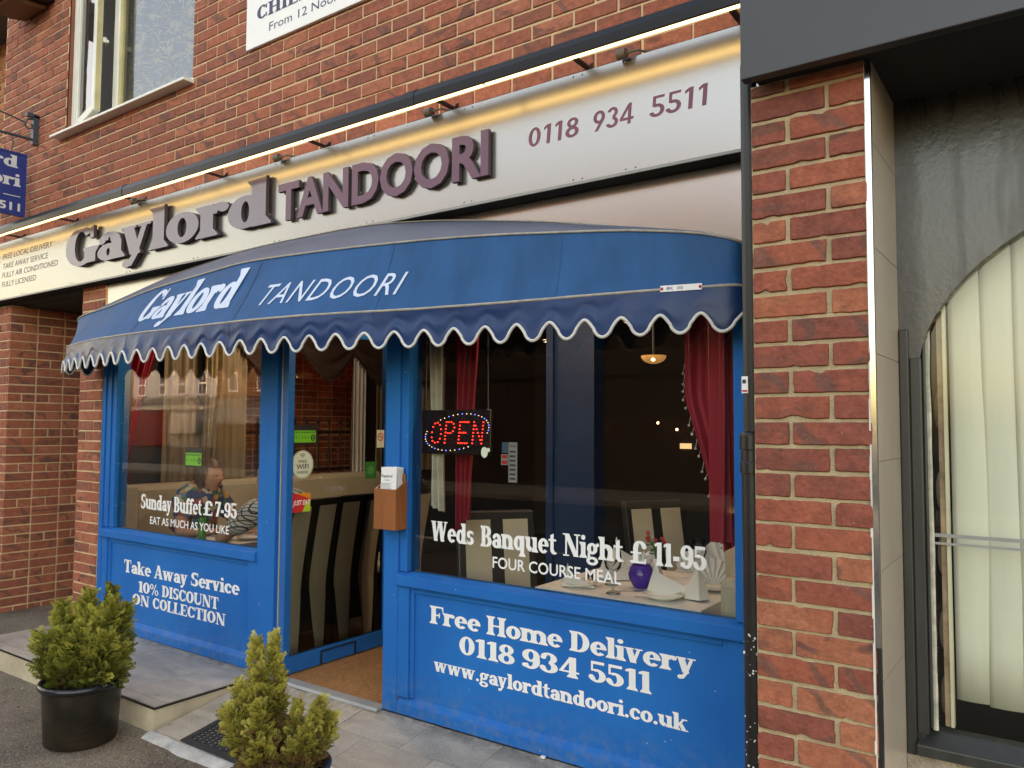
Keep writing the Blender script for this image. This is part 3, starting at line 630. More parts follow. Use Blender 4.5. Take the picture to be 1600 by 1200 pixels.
g = MB(); g.prism([(WY-.085, 3.722), (WY-.085, 3.742), (WY+.05, 3.758), (WY+.05, 3.722)], 0, -6.56, -4.70); part('sill', g, M_upvc, win, bevel=.004)
g = MB(); g.box(x0+.0005, x0+.014, fy1+.001, 3.30, z0, z1); part('plaster_reveal', g, M_vinyl, win)
# casement standing ajar, hung on its left
ca = radians(12.5); hx, hy = -6.405, fy0-.004
def cs(a, d, z): return (hx+a*cos(ca)+d*sin(ca), hy-a*sin(ca)+d*cos(ca), z)
def cbox(mb, a0, a1, d0, d1, zz0, zz1):
    mb.add([cs(a0, d0, zz0), cs(a1, d0, zz0), cs(a1, d1, zz0), cs(a0, d1, zz0), cs(a0, d0, zz1), cs(a1, d0, zz1), cs(a1, d1, zz1), cs(a0, d1, zz1)],
           [(0, 3, 2, 1), (4, 5, 6, 7), (0, 1, 5, 4), (1, 2, 6, 5), (2, 3, 7, 6), (3, 0, 4, 7)])
g = MB(); zb, zt = z0+.035, z1-.035
cbox(g, 0, .065, 0, .05, zb, zt); cbox(g, .485, .55, 0, .05, zb, zt); cbox(g, .065, .485, .001, .05, zb, zb+.065); cbox(g, .065, .485, .001, .05, zt-.065, zt)
sash = part('casement', g, M_upvc, win, bevel=.006)
g = MB(); g.quad(cs(.065, .02, zb+.065), cs(.485, .02, zb+.065), cs(.485, .02, zt-.065), cs(.065, .02, zt-.065)); part('pane', g, glass_mat('sash_glazing', (.85, .9, .92), 0, 3.6), sash)
g = MB(); cbox(g, .551, .557, .008, .042, zb+.01, zt-.01)
part('weather_strip', g, M_upvcy, sash)
g = MB(); cbox(g, .54, .565, .05, .075, 4.32, 4.36); cbox(g, .50, .565, .075, .09, 4.325, 4.345); part('handle', g, M_upvc, sash, bevel=.003)
# lace curtain
def lace_mat():
    m, n, l, p = nodes("sky_tinted_lace_net"); tc = n.new("ShaderNodeTexCoord"); mp = n.new("ShaderNodeMapping"); mp.inputs['Scale'].default_value = (1, .2, 1); l.new(tc.outputs['Object'], mp.inputs[0])
    nz = n.new("ShaderNodeTexNoise"); nz.inputs['Scale'].default_value = 7; nz.inputs['Detail'].default_value = 2; nz.inputs['Distortion'].default_value = 2.2; l.new(mp.outputs[0], nz.inputs['Vector'])
    sb = n.new("ShaderNodeMath"); sb.operation = 'SUBTRACT'; l.new(nz.outputs[0], sb.inputs[0]); sb.inputs[1].default_value = .5
    ab = n.new("ShaderNodeMath"); ab.operation = 'ABSOLUTE'; l.new(sb.outputs[0], ab.inputs[0])
    a = n.new("ShaderNodeMapRange"); a.inputs[1].default_value = .035; a.inputs[2].default_value = .012; l.new(ab.outputs[0], a.inputs[0])
    vo = n.new("ShaderNodeTexVoronoi"); vo.inputs['Scale'].default_value = 7; l.new(mp.outputs[0], vo.inputs['Vector'])
    b = n.new("ShaderNodeMapRange"); b.inputs[1].default_value = .30; b.inputs[2].default_value = .18; b.inputs[4].default_value = .9; l.new(vo.outputs['Distance'], b.inputs[0])
    mx = n.new("ShaderNodeMath"); mx.operation = 'MAXIMUM'; l.new(a.outputs[0], mx.inputs[0]); l.new(b.outputs[0], mx.inputs[1])
    c = n.new("ShaderNodeMix"); c.data_type = 'RGBA'; l.new(mx.outputs[0], c.inputs[0]); c.inputs[6].default_value = (.55, .65, .84, 1); c.inputs[7].default_value = (.97, .97, .97, 1); l.new(c.outputs[2], p.inputs['Base Color'])  # the sky's blue is put into the ground colour of the white net
    p.inputs['Roughness'].default_value = .9; return m
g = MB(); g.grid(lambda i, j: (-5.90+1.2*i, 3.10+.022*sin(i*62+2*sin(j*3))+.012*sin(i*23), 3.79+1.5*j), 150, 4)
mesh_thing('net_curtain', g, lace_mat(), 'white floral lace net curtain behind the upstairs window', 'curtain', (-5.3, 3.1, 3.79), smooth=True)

# wall opposite, across the passage, with the front pier of the next house
nb = thing('passage_house', 'red brick wall of the next house along the covered passage at the far left', 'building', (-7.33, WY, -.16))
g = MB(); brickwork(g, (-7.33, WY, -.16), (0, 1, 0), (1, 0, 0), 6.3, 2.62, 'garden', seed=21, zoff=.01, uoff=0)
brickwork(g, (-7.33, 4.32, 2.46), (0, 1, 0), (1, 0, 0), 4.9, 1.6, 'stretcher', seed=22)
part('passage_wall', g, [M_brick2, M_mortar2], nb)
g = MB(); brickwork(g, (-9.4, WY, -.16), (1, 0, 0), (0, -1, 0), 2.07, 2.62, 'flemish', seed=23, zoff=.01)
part('front_wall', g, [M_brick2, M_mortar2], nb)
g = MB(); g.box(-7.334, -6.131, 9.0, 9.2, -.16, 4.6); g.box(-9.4, -7.335, WY+.003, 9.2, -.16, 2.45); part('masonry', g, M_mortar2, nb)  # includes an unseen end wall, added to stop sun coming down the passage
fb = thing('orange_brick_house', 'orange brick house beyond the end of the facade at the upper left edge', 'building', (-9.5, 3.6, 2.5))
g = MB(); brickwork(g, (-12.2, 3.62, 2.62), (1, 0, 0), (0, -1, 0), 3.9, 3.05, 'flemish', seed=24)
part('front_wall', g, [brick_mat("brick_orange", [(0, (.30, .10, .045, 1)), (.5, (.44, .17, .07, 1)), (1, (.5, .22, .1, 1))]), M_mortar2], fb)
g = MB(); g.box(-12.2, -8.3, 3.625, 9, 2.62, 5.66); g.box(-110, -12.21, 3.4, 9, -.16, 5.66); part('masonry', g, M_mortar2, fb)

# ---------------------------------------------------------------- shopfront joinery
sf = thing('shopfront', 'bright blue painted timber shopfront with two windows and an open door', 'shopfront', (-3.4, 2.96, 0))
FY = 2.955; TOP = 2.16
def stall(x0, x1):
    g = MB()
    g.box(x0, x1, FY, 3.03, 0.0, .055); g.prism([(FY+.002, .055), (FY+.03, .085), (FY+.07, .085), (FY+.07, .055)], 0, x0, x1)
    g.box(x0, x0+.075, FY+.002, 3.03, .085, .63); g.box(x1-.075, x1, FY+.002, 3.03, .085, .63)
    g.prism([(FY-.018, .640), (FY-.018, .690), (FY+.03, .705), (3.03, .705), (3.03, .632), (FY-.008, .632)], 0, x0, x1)
    g.box(x0+.075, x0+.10, FY+.014, 3.03, .085, .63); g.box(x1-.10, x1-.075, FY+.014, 3.03, .085, .63); g.box(x0+.10, x1-.10, FY+.014, 3.03, .605, .63)
    r = part('stall_frame', g, M_blue, sf, bevel=.0035)
    g = MB(); g.box(x0+.09, x1-.09, 2.982, 3.02, .07, .62); return part('stall_panel', g, M_blue, sf)
pL = stall(-5.72, -3.935); pR = stall(-2.795, -1.002)
def post(name, prof, z0=0.0, z1=TOP):
    g = MB()
    for a, b, y in prof: g.box(a, b, y, 3.06, z0, z1)
    return part(name, g, M_blue, sf, bevel=.004)
post('post', [(-5.825, -5.725, FY)]); post('post', [(-5.724, -5.665, FY+.010), (-5.664, -5.60, FY+.02), (-5.599, -5.585, FY+.008)], .705)
post('post', [(-3.935, -3.775, FY), (-3.774, -3.752, FY+.02)]); post('post', [(-2.895, -2.796, FY)]); post('post', [(-2.7955, -2.755, FY+.012), (-2.7545, -2.738, FY+.004)], .705)
post('post', [(-1.046, -1.002, FY)], .705); post('post', [(-1.001, -.985, FY+.02)])
g = MB(); g.box(-3.751, -3.742, FY+.012, 3.0, 0, TOP); part('door_jamb', g, M_grey, sf)
g = MB(); g.box(-5.584, -3.936, FY+.01, 3.04, 2.06, TOP); g.box(-2.737, -1.047, FY+.01, 3.04, 2.06, TOP); g.box(-3.741, -2.896, FY+.01, 3.04, 2.06, TOP); g.box(-5.825, -.985, FY+.012, 3.06, TOP, 2.2); part('head_rail', g, M_blue, sf, bevel=.004)
def shopwin(x0, x1):
    g = MB(); g.quad((x0, 2.992, .70), (x1, 2.992, .70), (x1, 2.992, 2.062), (x0, 2.992, 2.062)); return part('window_pane', g, M_glass, sf)
wL = shopwin(-5.586, -3.934); wR = shopwin(-2.74, -1.045)
def letters(name, parent, y, lines, m=None, depth=0):
    for t in lines:
        g = MB(); put(g, t, on_front(y), depth); part(name, g, m or M_vinyl, parent)
def sline(s, x0, x1, b, c): return fit(serif_text(s, -.015), x0, x1, b, c*1.04)
letters('lettering', wL, 2.9905, [sline('Sunday Buffet', -5.27, -4.55, .862, .098), sline('£', -4.535, -4.435, .866, .090), sline('7-95', -4.41, -4.185, .866, .090), sfit('EAT AS MUCH AS YOU LIKE', -5.15, -4.262, .765, .049, .012)])
letters('lettering', wR, 2.9905, [sline('Weds', -2.605, -2.335, .873, .094), sline('Banquet', -2.295, -1.865, .873, .094), sline('Night', -1.835, -1.535, .874, .094), sline('£', -1.505, -1.43, .877, .09), sline('11-95', -1.395, -1.172, .877, .09), sfit('FOUR COURSE MEAL', -2.222, -1.548, .780, .050, .012)])
letters('lettering', pL, 2.9805, [sline('Take Away Service', -5.445, -4.125, .408, .085), sline('10%', -5.255, -5.005, .292, .072), sline('DISCOUNT', -4.965, -4.335, .296, .072), sline('ON', -5.325, -5.11, .203, .070), sline('COLLECTION', -5.07, -4.258, .206, .070)])
letters('lettering', pR, 2.9805, [sline('Free Home Delivery', -2.60, -1.215, .470, .083), sline('0118', -2.41, -2.085, .352, .084), sline('934', -2.045, -1.745, .354, .084), sline('5511', -1.70, -1.405, .358, .084), sline('www.gaylordtandoori.co.uk', -2.57, -1.249, .243, .064)])
# threshold strip and coir mat
g = MB(); g.prism([(2.915, -.006), (2.925, .008), (2.985, .010), (2.985, -.006)], 0, -3.752, -2.896); part('threshold', g, M_grey, sf, bevel=.002)
g = MB(); g.box(-3.73, -2.80, 2.987, 3.95, -.025, .004); mesh_thing('doormat', g, M_coir, 'brown coir doormat laid inside the open doorway', 'doormat', (-3.3, 3.4, -.02))
# the door stands open, its outer face to the right
door = thing('shop_door', 'blue framed glass door standing open into the restaurant', 'door', (-3.71, 2.99, .012))
DX0, DX1 = -3.733, -3.690
g = MB(); g.box(DX0, DX1, 2.965, 3.012, .012, 2.05); g.box(DX0, DX1, 3.772, 3.822, .012, 2.05); g.box(DX0, DX1, 3.012, 3.772, 2.0, 2.05); part('door_frame', g, M_bluedk, door, bevel=.003)
g = MB(); g.box(DX0, DX1, 3.013, 3.771, .012, .108); br = part('bottom_rail', g, M_bluedk, door, bevel=.003)
g = MB()
for b in ((3.24, 3.25, .016, .094), (3.515, 3.525, .016, .094), (3.25, 3.515, .086, .094)): g.box(DX1+.0005, DX1+.006, *b)
part('letter_plate', g, M_black, br)
g = MB(); g.quad((-3.705, 3.012, .108), (-3.705, 3.772, .108), (-3.705, 3.772, 2.0), (-3.705, 3.012, 2.0)); dp = part('door_pane', g, M_glass2, door)
M_green = mat("sticker_green", (.10, .42, .03), .5, var=.03); M_sblack = mat("sticker_black", (.012, .012, .012), .5); M_red = mat("sticker_red", (.55, .03, .03), .5, var=.04); M_orange = mat("sticker_orange", (.7, .25, .02), .5); M_lime = mat("sticker_lime", (.35, .5, .04), .5); M_pale = mat("sticker_pale", (.55, .62, .50), .6, var=.03); M_lgrey = mat("sticker_pale_text", (.28, .36, .05), .6)
fx = lambda u, v, d: (-3.7045+d, u, v)      # outer face of the open door: u along y
def hygiene(parent, fn, x0, x1, z0, z1):
    """black and green food hygiene rating card, number five ringed"""
    g = MB(); w, h = x1-x0, z1-z0
    put(g, ([(x0, z0), (x1, z0), (x1, z1), (x0, z1)], [(0, 1, 2, 3)]), lambda u, v, d: fn(u, v, .0005)); g.m = 1
    put(g, ([(x0+.05*w, z0+.1*h), (x1-.05*w, z0+.1*h), (x1-.05*w, z0+.72*h), (x0+.05*w, z0+.72*h)], [(0, 1, 2, 3)]), lambda u, v, d: fn(u, v, .001)); g.m = 0
    f2 = lambda u, v, d: fn(u, v, .0015)
    put(g, sfit('FOOD HYGIENE RATING', x0+.09*w, x1-.09*w, z0+.58*h, .08*h, .02), f2)
    for i in range(5): put(g, sfit(str(i), x0+(.11+.12*i+(.03 if i == 1 else 0))*w, x0+(.18+.12*i-(.03 if i == 1 else 0))*w, z0+.3*h, .13*h), f2)
    o = [(x0+.83*w+.09*w*cos(a*pi/8), z0+.34*h+.17*h*sin(a*pi/8)) for a in range(16)]; put(g, (o, [tuple(range(16))]), f2); g.m = 1
    put(g, sfit('5', x0+.79*w, x0+.87*w, z0+.24*h, .2*h, .02), lambda u, v, d: fn(u, v, .002))
    return part('hygiene_sticker', g, [M_sblack, M_green], parent)
hygiene(wL, lambda u, v, d: (u, 2.9915-d, v), -4.757, -4.562, 1.165, 1.297)
hygiene(dp, lambda u, v, d: (-3.7045+d, u, v), 3.015, 3.195, 1.330, 1.445)
g = MB(); el = lambda k: ([(3.09+.082*k*cos(a*pi/16), 1.212+.083*k*sin(a*pi/16)) for a in range(32)], [tuple(range(32))])
put(g, el(1), lambda u, v, d: fx(u, v, .0008)); g.m = 1
g2 = lambda u, v, d: fx(u, v, .0014)
for r in (.96, .93):
    pass
rg = [((3.09+.0775*cos(a*pi/16), 1.212+.0785*sin(a*pi/16)), (3.09+.0755*cos(a*pi/16), 1.212+.0765*sin(a*pi/16))) for a in range(33)]
put(g, ([p for q in rg for p in q], [(2*i, 2*i+2, 2*i+3, 2*i+1) for i in range(32)]), g2)
put(g, sfit('FREE', 3.06, 3.122, 1.222, .015, .01), g2); put(g, sfit('WIFI', 3.045, 3.135, 1.185, .028, .015), g2); put(g, sfit('INSIDE', 3.05, 3.132, 1.158, .015, .01), g2)
for k in range(3):
    r0 = .008+.009*k; ar = [((3.09+r0*cos(radians(45+90*i/8)), 1.247+r0*sin(radians(45+90*i/8))), (3.09+(r0+.004)*cos(radians(45+90*i/8)), 1.247+(r0+.004)*sin(radians(45+90*i/8)))) for i in range(9)]
    put(g, ([p for q in ar for p in q], [(2*i, 2*i+2, 2*i+3, 2*i+1) for i in range(8)]), g2)
part('wifi_sticker', g, [M_pale, M_ink], dp)
g = MB(); P4 = lambda pts, d: put(g, (pts, [tuple(range(len(pts)))]), lambda u, v, q: fx(u, v, d))
P4([(3.0155, .932), (3.155, .932), (3.155, 1.042), (3.0155, 1.042)], .0008); g.m = 1; P4([(3.05, 1.042), (3.155, 1.005), (3.155, 1.042)], .0012); g.m = 2; P4([(3.095, .932), (3.155, .932), (3.155, 1.0), (3.125, .985)], .0012); g.m = 3
put(g, sfit('JUST EAT', 3.024, 3.148, .974, .027, .025, .2), lambda u, v, d: fx(u, v, .002)); part('red_sticker', g, [M_red, M_orange, M_lime, M_vinyl], dp)
g = MB(); P4([(3.70, 1.30), (3.768, 1.30), (3.768, 1.415), (3.70, 1.415)], .0008); g.m = 1
rg = [((3.734+.027*cos(a*pi/12), 1.37+.027*sin(a*pi/12)), (3.734+.020*cos(a*pi/12), 1.37+.020*sin(a*pi/12))) for a in range(25)]
put(g, ([p for q in rg for p in q], [(2*i, 2*i+2, 2*i+3, 2*i+1) for i in range(24)]), g2); P4([(3.716, 1.388), (3.719, 1.391), (3.752, 1.354), (3.749, 1.351)], .0018); g.m = 2; P4([(3.719, 1.368), (3.749, 1.368), (3.749, 1.373), (3.719, 1.373)], .0016); part('no_smoking_sticker', g, [M_pale, M_red, M_ink], dp)
g = MB(); P4([(3.60, 1.10), (3.70, 1.10), (3.70, 1.21), (3.60, 1.21)], .0008); g.m = 1
put(g, ([(3.65+.03*cos(a*pi/8), 1.155+.03*sin(a*pi/8)) for a in range(16)], [tuple(range(16))]), g2); part('green_sticker', g, [mat("sticker_dkgreen", (.02, .15, .03), .5), mat("sticker_midgreen", (.06, .25, .08), .5)], dp)
g = MB(); P4([(3.30, 1.03), (3.42, 1.03), (3.42, 1.032), (3.30, 1.032)], .0006); g.m = 0; put(g, sfit('OPEN', 3.27, 3.42, 1.04, .03), g2); part('open_lettering', g, M_grey, dp)

# ---------------------------------------------------------------- fascia sign and trough light
fs = thing('fascia_sign', 'long white fascia board with raised purple lettering and a phone number', 'shop sign', (-4.2, 2.85, 2.48))
FYS = 2.85
g = MB(); g.box(-9.2, -.80, FYS, 2.944, 2.487, 2.966); part('sign_board', g, M_fascia, fs, bevel=.002)
g = MB(); g.box(-9.2, -.80, FYS-.004, FYS+.004, 2.476, 2.4865); g.m = 1; g.box(-9.2, -.80, FYS+.005, 2.944, 2.474, 2.4855); part('edge_trim', g, [M_grey, M_dark], fs)
def raised(name, txt, depth, y, face=None):
    g = MB(); put(g, txt, lambda u, v, d: (u, y-d, v), depth, back=1); return part(name, g, [face or M_letterface, M_letterside], fs)
raised('raised_lettering', fit(serif_text('Gaylord', -.03), -6.105, -3.69, 2.602, .288), .024, FYS-.012)
tt = sfit('TANDOORI', -3.635, -2.135, 2.604, .198, .030)
raised('raised_lettering', tt, .020, FYS-.010, M_letterface2)
for a, b in ((-6.0, 2.66), (-5.4, 2.66), (-4.83, 2.66), (-4.5, 2.66), (-3.75, 2.66), (-3.5, 2.65), (-3.0, 2.66), (-2.6, 2.66), (-2.18, 2.65)): g = MB(); g.box(a-.006, a+.006, FYS-.012, FYS, b, b+.012); part('stand_off', g, M_grey, fs)
g = MB(); F0 = on_front(FYS-.0008)
for s, x0, x1, b in (('0118', -1.935, -1.675, 2.688), ('934', -1.605, -1.415, 2.688), ('5511', -1.345, -1.103, 2.688)): g = MB(); put(g, fit(digits(s), x0, x1, b, .086, .08), F0); part('phone_number', g, M_phone, fs)
g = MB()
for s, x1, b in (('FREE LOCAL DELIVERY', -6.405, 2.822), ('TAKE AWAY SERVICE', -6.47, 2.740), ('FULLY AIR CONDITIONED', -6.305, 2.664), ('FULLY LICENSED', -6.655, 2.586)): g = MB(); put(g, sfit(s, -7.27, x1, b, .045, .0, .12), F0); part('service_list', g, M_smalltxt, fs)
g = MB(); R = random.Random(8)
for x in (-6.9, -6.1, -5.3, -4.5, -3.7, -2.95, -2.3, -1.7, -1.45):
    for z in (2.952, 2.50):
        for dx in (0, .045): g = MB(); g.ball((x+dx, FYS-.001, z), .0045, 6, (1, .5, 1)); part('screw', g, M_grey, fs)

tl = thing('trough_light', 'long dark metal trough light glowing over the white sign board', 'light', (-4.2, 2.68, 2.98))
pro = [(2.640, 2.933), (2.636, 2.972), (2.644, 2.998), (2.664, 3.012), (2.70, 3.020), (2.724, 3.008), (2.728, 2.985), (2.716, 2.985), (2.712, 3.0), (2.69, 3.009), (2.672, 3.009), (2.656, 3.0), (2.648, 2.972), (2.650, 2.933)]
g = MB(); g.prism(pro, 0, -9.2, -.815)
for x in (-5.03, -2.47, -7.3): g.prism([(2.66+(y-2.66)*1.08-.001, 2.985+(z-2.985)*1.14) for y, z in pro[:7]]+[(2.73, 2.982)], 0, x-.035, x+.035)
part('hood', g, M_hood, tl, bevel=.002)
tm = mat("glowing_tube", (.9, .85, .6), .5, emit=(1.0, .79, .34), estr=.50)
g = MB(); hm = MB(); x = -.86
while x > -9.1:
    a = max(x-1.17, -9.15); g.tube([(x-.004, 2.690, 2.957), (a-.022, 2.690, 2.957)], .0125, 10); part('tube', g, tm, tl); hm = MB(); hm.tube([(x+.012, 2.690, 2.962), (x-.004, 2.690, 2.962)], .0135, 10); part('lamp_holder', hm, M_black, tl); g = MB(); x -= 1.20
g = MB(); cl = MB()
for x in (-.98, -1.66, -2.42, -3.35, -4.3, -5.25, -6.2, -7.1):
    g.box(x-.012, x+.012, 2.72, WY, 2.998, 3.008); g.prism([(2.90, 2.998), (WY, 2.998), (WY, 3.05)], 0, x-.006, x+.006)
    g.prism([(2.705, 3.008), (2.725, 3.008), (2.715, 3.03)], 0, x-.012, x+.012)
    part('bracket', g, M_black, tl); g = MB()
M_clip = mat("cable_clip", (.10, .095, .085), .5)
for x in (-1.42, -2.47, -3.62, -5.15):
    cl = MB(); cl.tube([(x-.05, 2.82, 2.972), (x-.01, 2.82, 2.972)], .021, 12); cl.tube([(x-.01, 2.82, 2.972), (x+.03, 2.84, 2.982), (x+.10, 2.91, 2.972)], .005, 6); part('cable_clip', cl, M_clip, tl)

# ---------------------------------------------------------------- backing panel under the sign
g = MB(); g.box(-5.73, -.985, 2.948, 2.956, 2.14, 2.474)
mesh_thing('backing_panel', g, M_backing, 'plain silver grey panel between the awning and the white sign', 'panel', (-3.4, 2.95, 2.14), bevel=.003)

# ---------------------------------------------------------------- awning
def curve3(P, n):
    P = [Vector(p) for p in P]; s = [0]
    for a, b in zip(P, P[1:]): s.append(s[-1]+(b-a).length**.5)
    T = []
    for i in range(len(P)):
        if i == 0: T.append((P[1]-P[0])/(s[1]-s[0]))
        elif i == len(P)-1: T.append((P[-1]-P[-2])/(s[-1]-s[-2]))
        else:
            a, b = s[i]-s[i-1], s[i+1]-s[i]; T.append(((P[i+1]-P[i])/b*a+(P[i]-P[i-1])/a*b)/(a+b))
    o = []; i = 0
    for k in range(1200):
        t = s[-1]*k/1199
        while i < len(P)-2 and t > s[i+1]: i += 1
        h = s[i+1]-s[i]; u = (t-s[i])/h
        o.append((2*u**3-3*u**2+1)*P[i]+(u**3-2*u**2+u)*h*T[i]+(-2*u**3+3*u**2)*P[i+1]+(u**3-u**2)*h*T[i+1])
    a = [0]
    for p, q in zip(o, o[1:]): a.append(a[-1]+(q-p).length)
    r = []; j = 0
    for k in range(n+1):
        t = a[-1]*k/n
        while j < len(o)-2 and a[j+1] < t: j += 1
        r.append(o[j].lerp(o[j+1], (t-a[j])/max(1e-9, a[j+1]-a[j])))
    return r, a[-1]
H1 = [[-5.84, 2.95, 1.97], [-5.8, 2.8, 1.97], [-5.695, 2.663, 1.97], [-5.05, 2.492, 1.97], [-4.495, 2.438, 1.97], [-3.844, 2.437, 1.97], [-3.312, 2.45, 1.97], [-2.898, 2.505, 1.97], [-2.426, 2.619, 1.97], [-1.976, 2.694, 1.97], [-1.616, 2.733, 1.97], [-1.346, 2.766, 1.97], [-1.153, 2.80, 1.97], [-0.99, 2.84, 1.97], [-0.965, 2.93, 1.97]]
H2 = [[-5.86, 2.95, 2.14], [-5.83, 2.83, 2.165], [-5.746, 2.75, 2.187], [-5.111, 2.68, 2.233], [-4.568, 2.63, 2.275], [-4.021, 2.62, 2.309], [-3.665, 2.62, 2.33], [-3.178, 2.655, 2.33], [-2.76, 2.7, 2.324], [-2.382, 2.74, 2.312], [-2.041, 2.78, 2.294], [-1.783, 2.8, 2.271], [-1.486, 2.82, 2.242], [-1.348, 2.83, 2.224], [-1.12, 2.86, 2.186], [-1.002, 2.88, 2.149], [-0.965, 2.94, 2.13]]
H3 = [[-5.86, 2.946, 2.15], [-5.5, 2.93, 2.3], [-4.896, 2.915, 2.423], [-4.453, 2.9, 2.465], [-3.982, 2.845, 2.477], [-3.409, 2.845, 2.485], [-2.911, 2.845, 2.477], [-2.513, 2.89, 2.45], [-2.14, 2.915, 2.4], [-1.857, 2.915, 2.352], [-1.536, 2.915, 2.285], [-1.355, 2.915, 2.243], [-1.12, 2.93, 2.185], [-0.965, 2.942, 2.13]]
NA = 420
h1, L1 = curve3(H1, NA); h2, _ = curve3(H2, NA); h3, _ = curve3(H3, NA)
aw = thing('awning', 'blue fabric awning with white piping and scalloped valance over the shop windows', 'awning', (-3.4, 2.9, 1.97))
def at1(h, t):
    k = max(0, min(NA-1e-6, t*NA)); i = int(k); return h[i].lerp(h[i+1], k-i)
def panel(t, s, d=0.0):
    a, b = at1(h1, t), at1(h2, t); p = a.lerp(b, s)
    q = at1(h1, min(1, t+.01))-at1(h1, max(0, t-.01)); n = q.cross(b-a).normalized()
    if n.y > 0 and t < .97: n = -n
    sag = -.010*sin(pi*s)*(1+.6*noise.noise(Vector((t*9, s*1.5, 3)))) + .0025*noise.noise(Vector((t*40, s*3, 7)))*(1-s)
    return p+n*(d+sag)
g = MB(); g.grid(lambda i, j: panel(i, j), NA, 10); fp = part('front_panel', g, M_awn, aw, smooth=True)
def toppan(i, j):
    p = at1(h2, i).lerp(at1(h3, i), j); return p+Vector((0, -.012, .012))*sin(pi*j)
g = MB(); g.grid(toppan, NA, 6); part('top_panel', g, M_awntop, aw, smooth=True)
SP, PH = .1555, .70
def vdrop(a): 
    c = cos(2*pi*(a-PH)/SP); return .136+.036*(c**.62 if c > 0 else -abs(c)**1.15)
def wrinkle(t, s):
    a = t*L1
    return (.014*noise.noise(Vector((a*1.7+s*.8, s*1.1, 1)))+.008*noise.noise(Vector((a*4+s*3, s*1.6, 5)))+.0015*sin(2*pi*(a-PH)/SP)*s)*min(1, s*2.5)
def valp(t, s):
    p = at1(h1, t); q = at1(h1, min(1, t+.004))-at1(h1, max(0, t-.004)); n = Vector((q.y, -q.x, 0)).normalized()
    return p+Vector((0, 0, -vdrop(t*L1)*s))+n*(.006+wrinkle(t, s)+.012*s)
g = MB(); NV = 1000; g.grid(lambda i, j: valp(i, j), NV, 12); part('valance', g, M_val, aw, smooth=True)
for t in (.115, .30, .49, .665, .84):
    g = MB(); g.grid(lambda i, j: valp(t+.0011*(i-.5), .04+.84*j)+Vector((-.0, -.0015, 0)), 1, 10); part('valance_seam', g, M_val, aw)
    g = MB(); g.grid(lambda i, j: panel(t+.0016*(i-.5), .02+.96*j, .0022), 1, 12); part('panel_seam', g, M_awn, aw)
g = MB(); g.tube([valp(i/NV, 1.0) for i in range(0, NV+1, 1)], .0068, 7); part('scallop_piping', g, M_pipe, aw, smooth=True)
g = MB(); g.tube([panel(i/200, 0, .004) for i in range(201)], .0065, 7); g.tube([panel(i/200, 1, .003) for i in range(201)], .0055, 7); g.tube([h3[i]+Vector((0, -.004, .003)) for i in range(30, 400, 2)], .004, 6); part('seam_piping', g, M_pipeold, aw, smooth=True)
g = MB()
def pmap(tc0, tc1, s0, s1): return lambda u, v, d: panel(tc0+(tc1-tc0)*u, s0+(s1-s0)*v, .003)
def dense(txt, n=3):
    return txt
put(g, fit(serif_text('Gaylord', -.05), 0, 1, 0, 1, .05), pmap(.288, .470, .27, .90)); part('awning_lettering', g, M_awntxt, fp); g = MB(); put(g, sfit('TANDOORI', 0, 1, 0, 1, .0, .045, 1.15), pmap(.512, .682, .24, .56))
part('awning_lettering', g, M_awntxt, fp)
g = MB(); a, b = .938, .966
t0 = .9275; t1 = .958
p0, p1 = panel(t0, 0, .012), panel(t1, 0, .012)
g.add([p0+Vector((0, 0, -.012)), p1+Vector((0, 0, -.012)), p1+Vector((0, 0, .012)), p0+Vector((0, 0, .012))], [(0, 1, 2, 3)])
g.m = 1
for k in (.04, .96): g.ball(p0.lerp(p1, k)+Vector((0, -.002, 0)), .006, 6)
g.m = 2
put(g, sfit('8K  00', 0, 1, 0, 1), lambda u, v, d: p0.lerp(p1, .15+.4*u)+Vector((.0003, -.0012, -.006+.012*v)))
part('tag', g, [M_vinyl, M_red, mat("tag_ink", (.03, .05, .25), .5)], aw)

# ---------------------------------------------------------------- signs on the upper wall
us = thing('wall_sign', 'white rectangular sign board fixed on the upper brick wall, cut by the top edge', 'sign', (-3.3, 2.93, 3.775))
g = MB(); g.box(-4.118, -2.2, 2.925, 2.944, 3.772, 4.6); part('sign_board', g, mat("white_sign_board", (.80, .79, .76), .4, var=.02), us, bevel=.003)
g = MB(); put(g, fit(serif_text("CHILDREN", .03), -4.01, -3.16, 3.935, .085), on_front(2.924)); put(g, sfit('From 12 Noon to 10', -3.89, -3.02, 3.835, .052, 0), on_front(2.924)); part('lettering', g, mat("navy_ink", (.03, .035, .09), .5), us)
hs = thing('hanging_sign', 'dark blue projecting sign board hung on a black scroll bracket at the left', 'sign', (-6.92, 2.9, 3.1))
M_navy = mat("navy_board", (.012, .035, .20), .4, var=.1)
SX = -6.93
g = MB(); g.box(SX-.03, SX, 2.06, 2.862, 3.135, 3.655); sb = part('sign_board', g, M_navy, hs, bevel=.006)
g = MB(); g.box(SX, SX+.006, 2.06, 2.862, 3.135, 3.148); g.box(SX, SX+.006, 2.06, 2.862, 3.642, 3.655); g.box(SX, SX+.006, 2.849, 2.862, 3.149, 3.641); g.box(SX, SX+.006, 2.06, 2.073, 3.149, 3.641); part('rim', g, M_navy, hs)
g = MB(); fh = lambda u, v, d: (SX+.0015, u, v)
put(g, fit(serif_text('Gaylord', .0), 2.13, 2.80, 3.525, .10), fh); put(g, fit(serif_text('Tandoori', .0), 2.10, 2.825, 3.375, .10), fh); put(g, sfit('LICENSED —', 2.13, 2.825, 3.275, .05, .01), fh); put(g, sfit('0118 934 5511', 2.12, 2.825, 3.175, .06, .03), fh)
part('lettering', g, mat("pale_lettering", (.6, .6, .62), .5), sb)
g = MB(); X0 = SX-.015
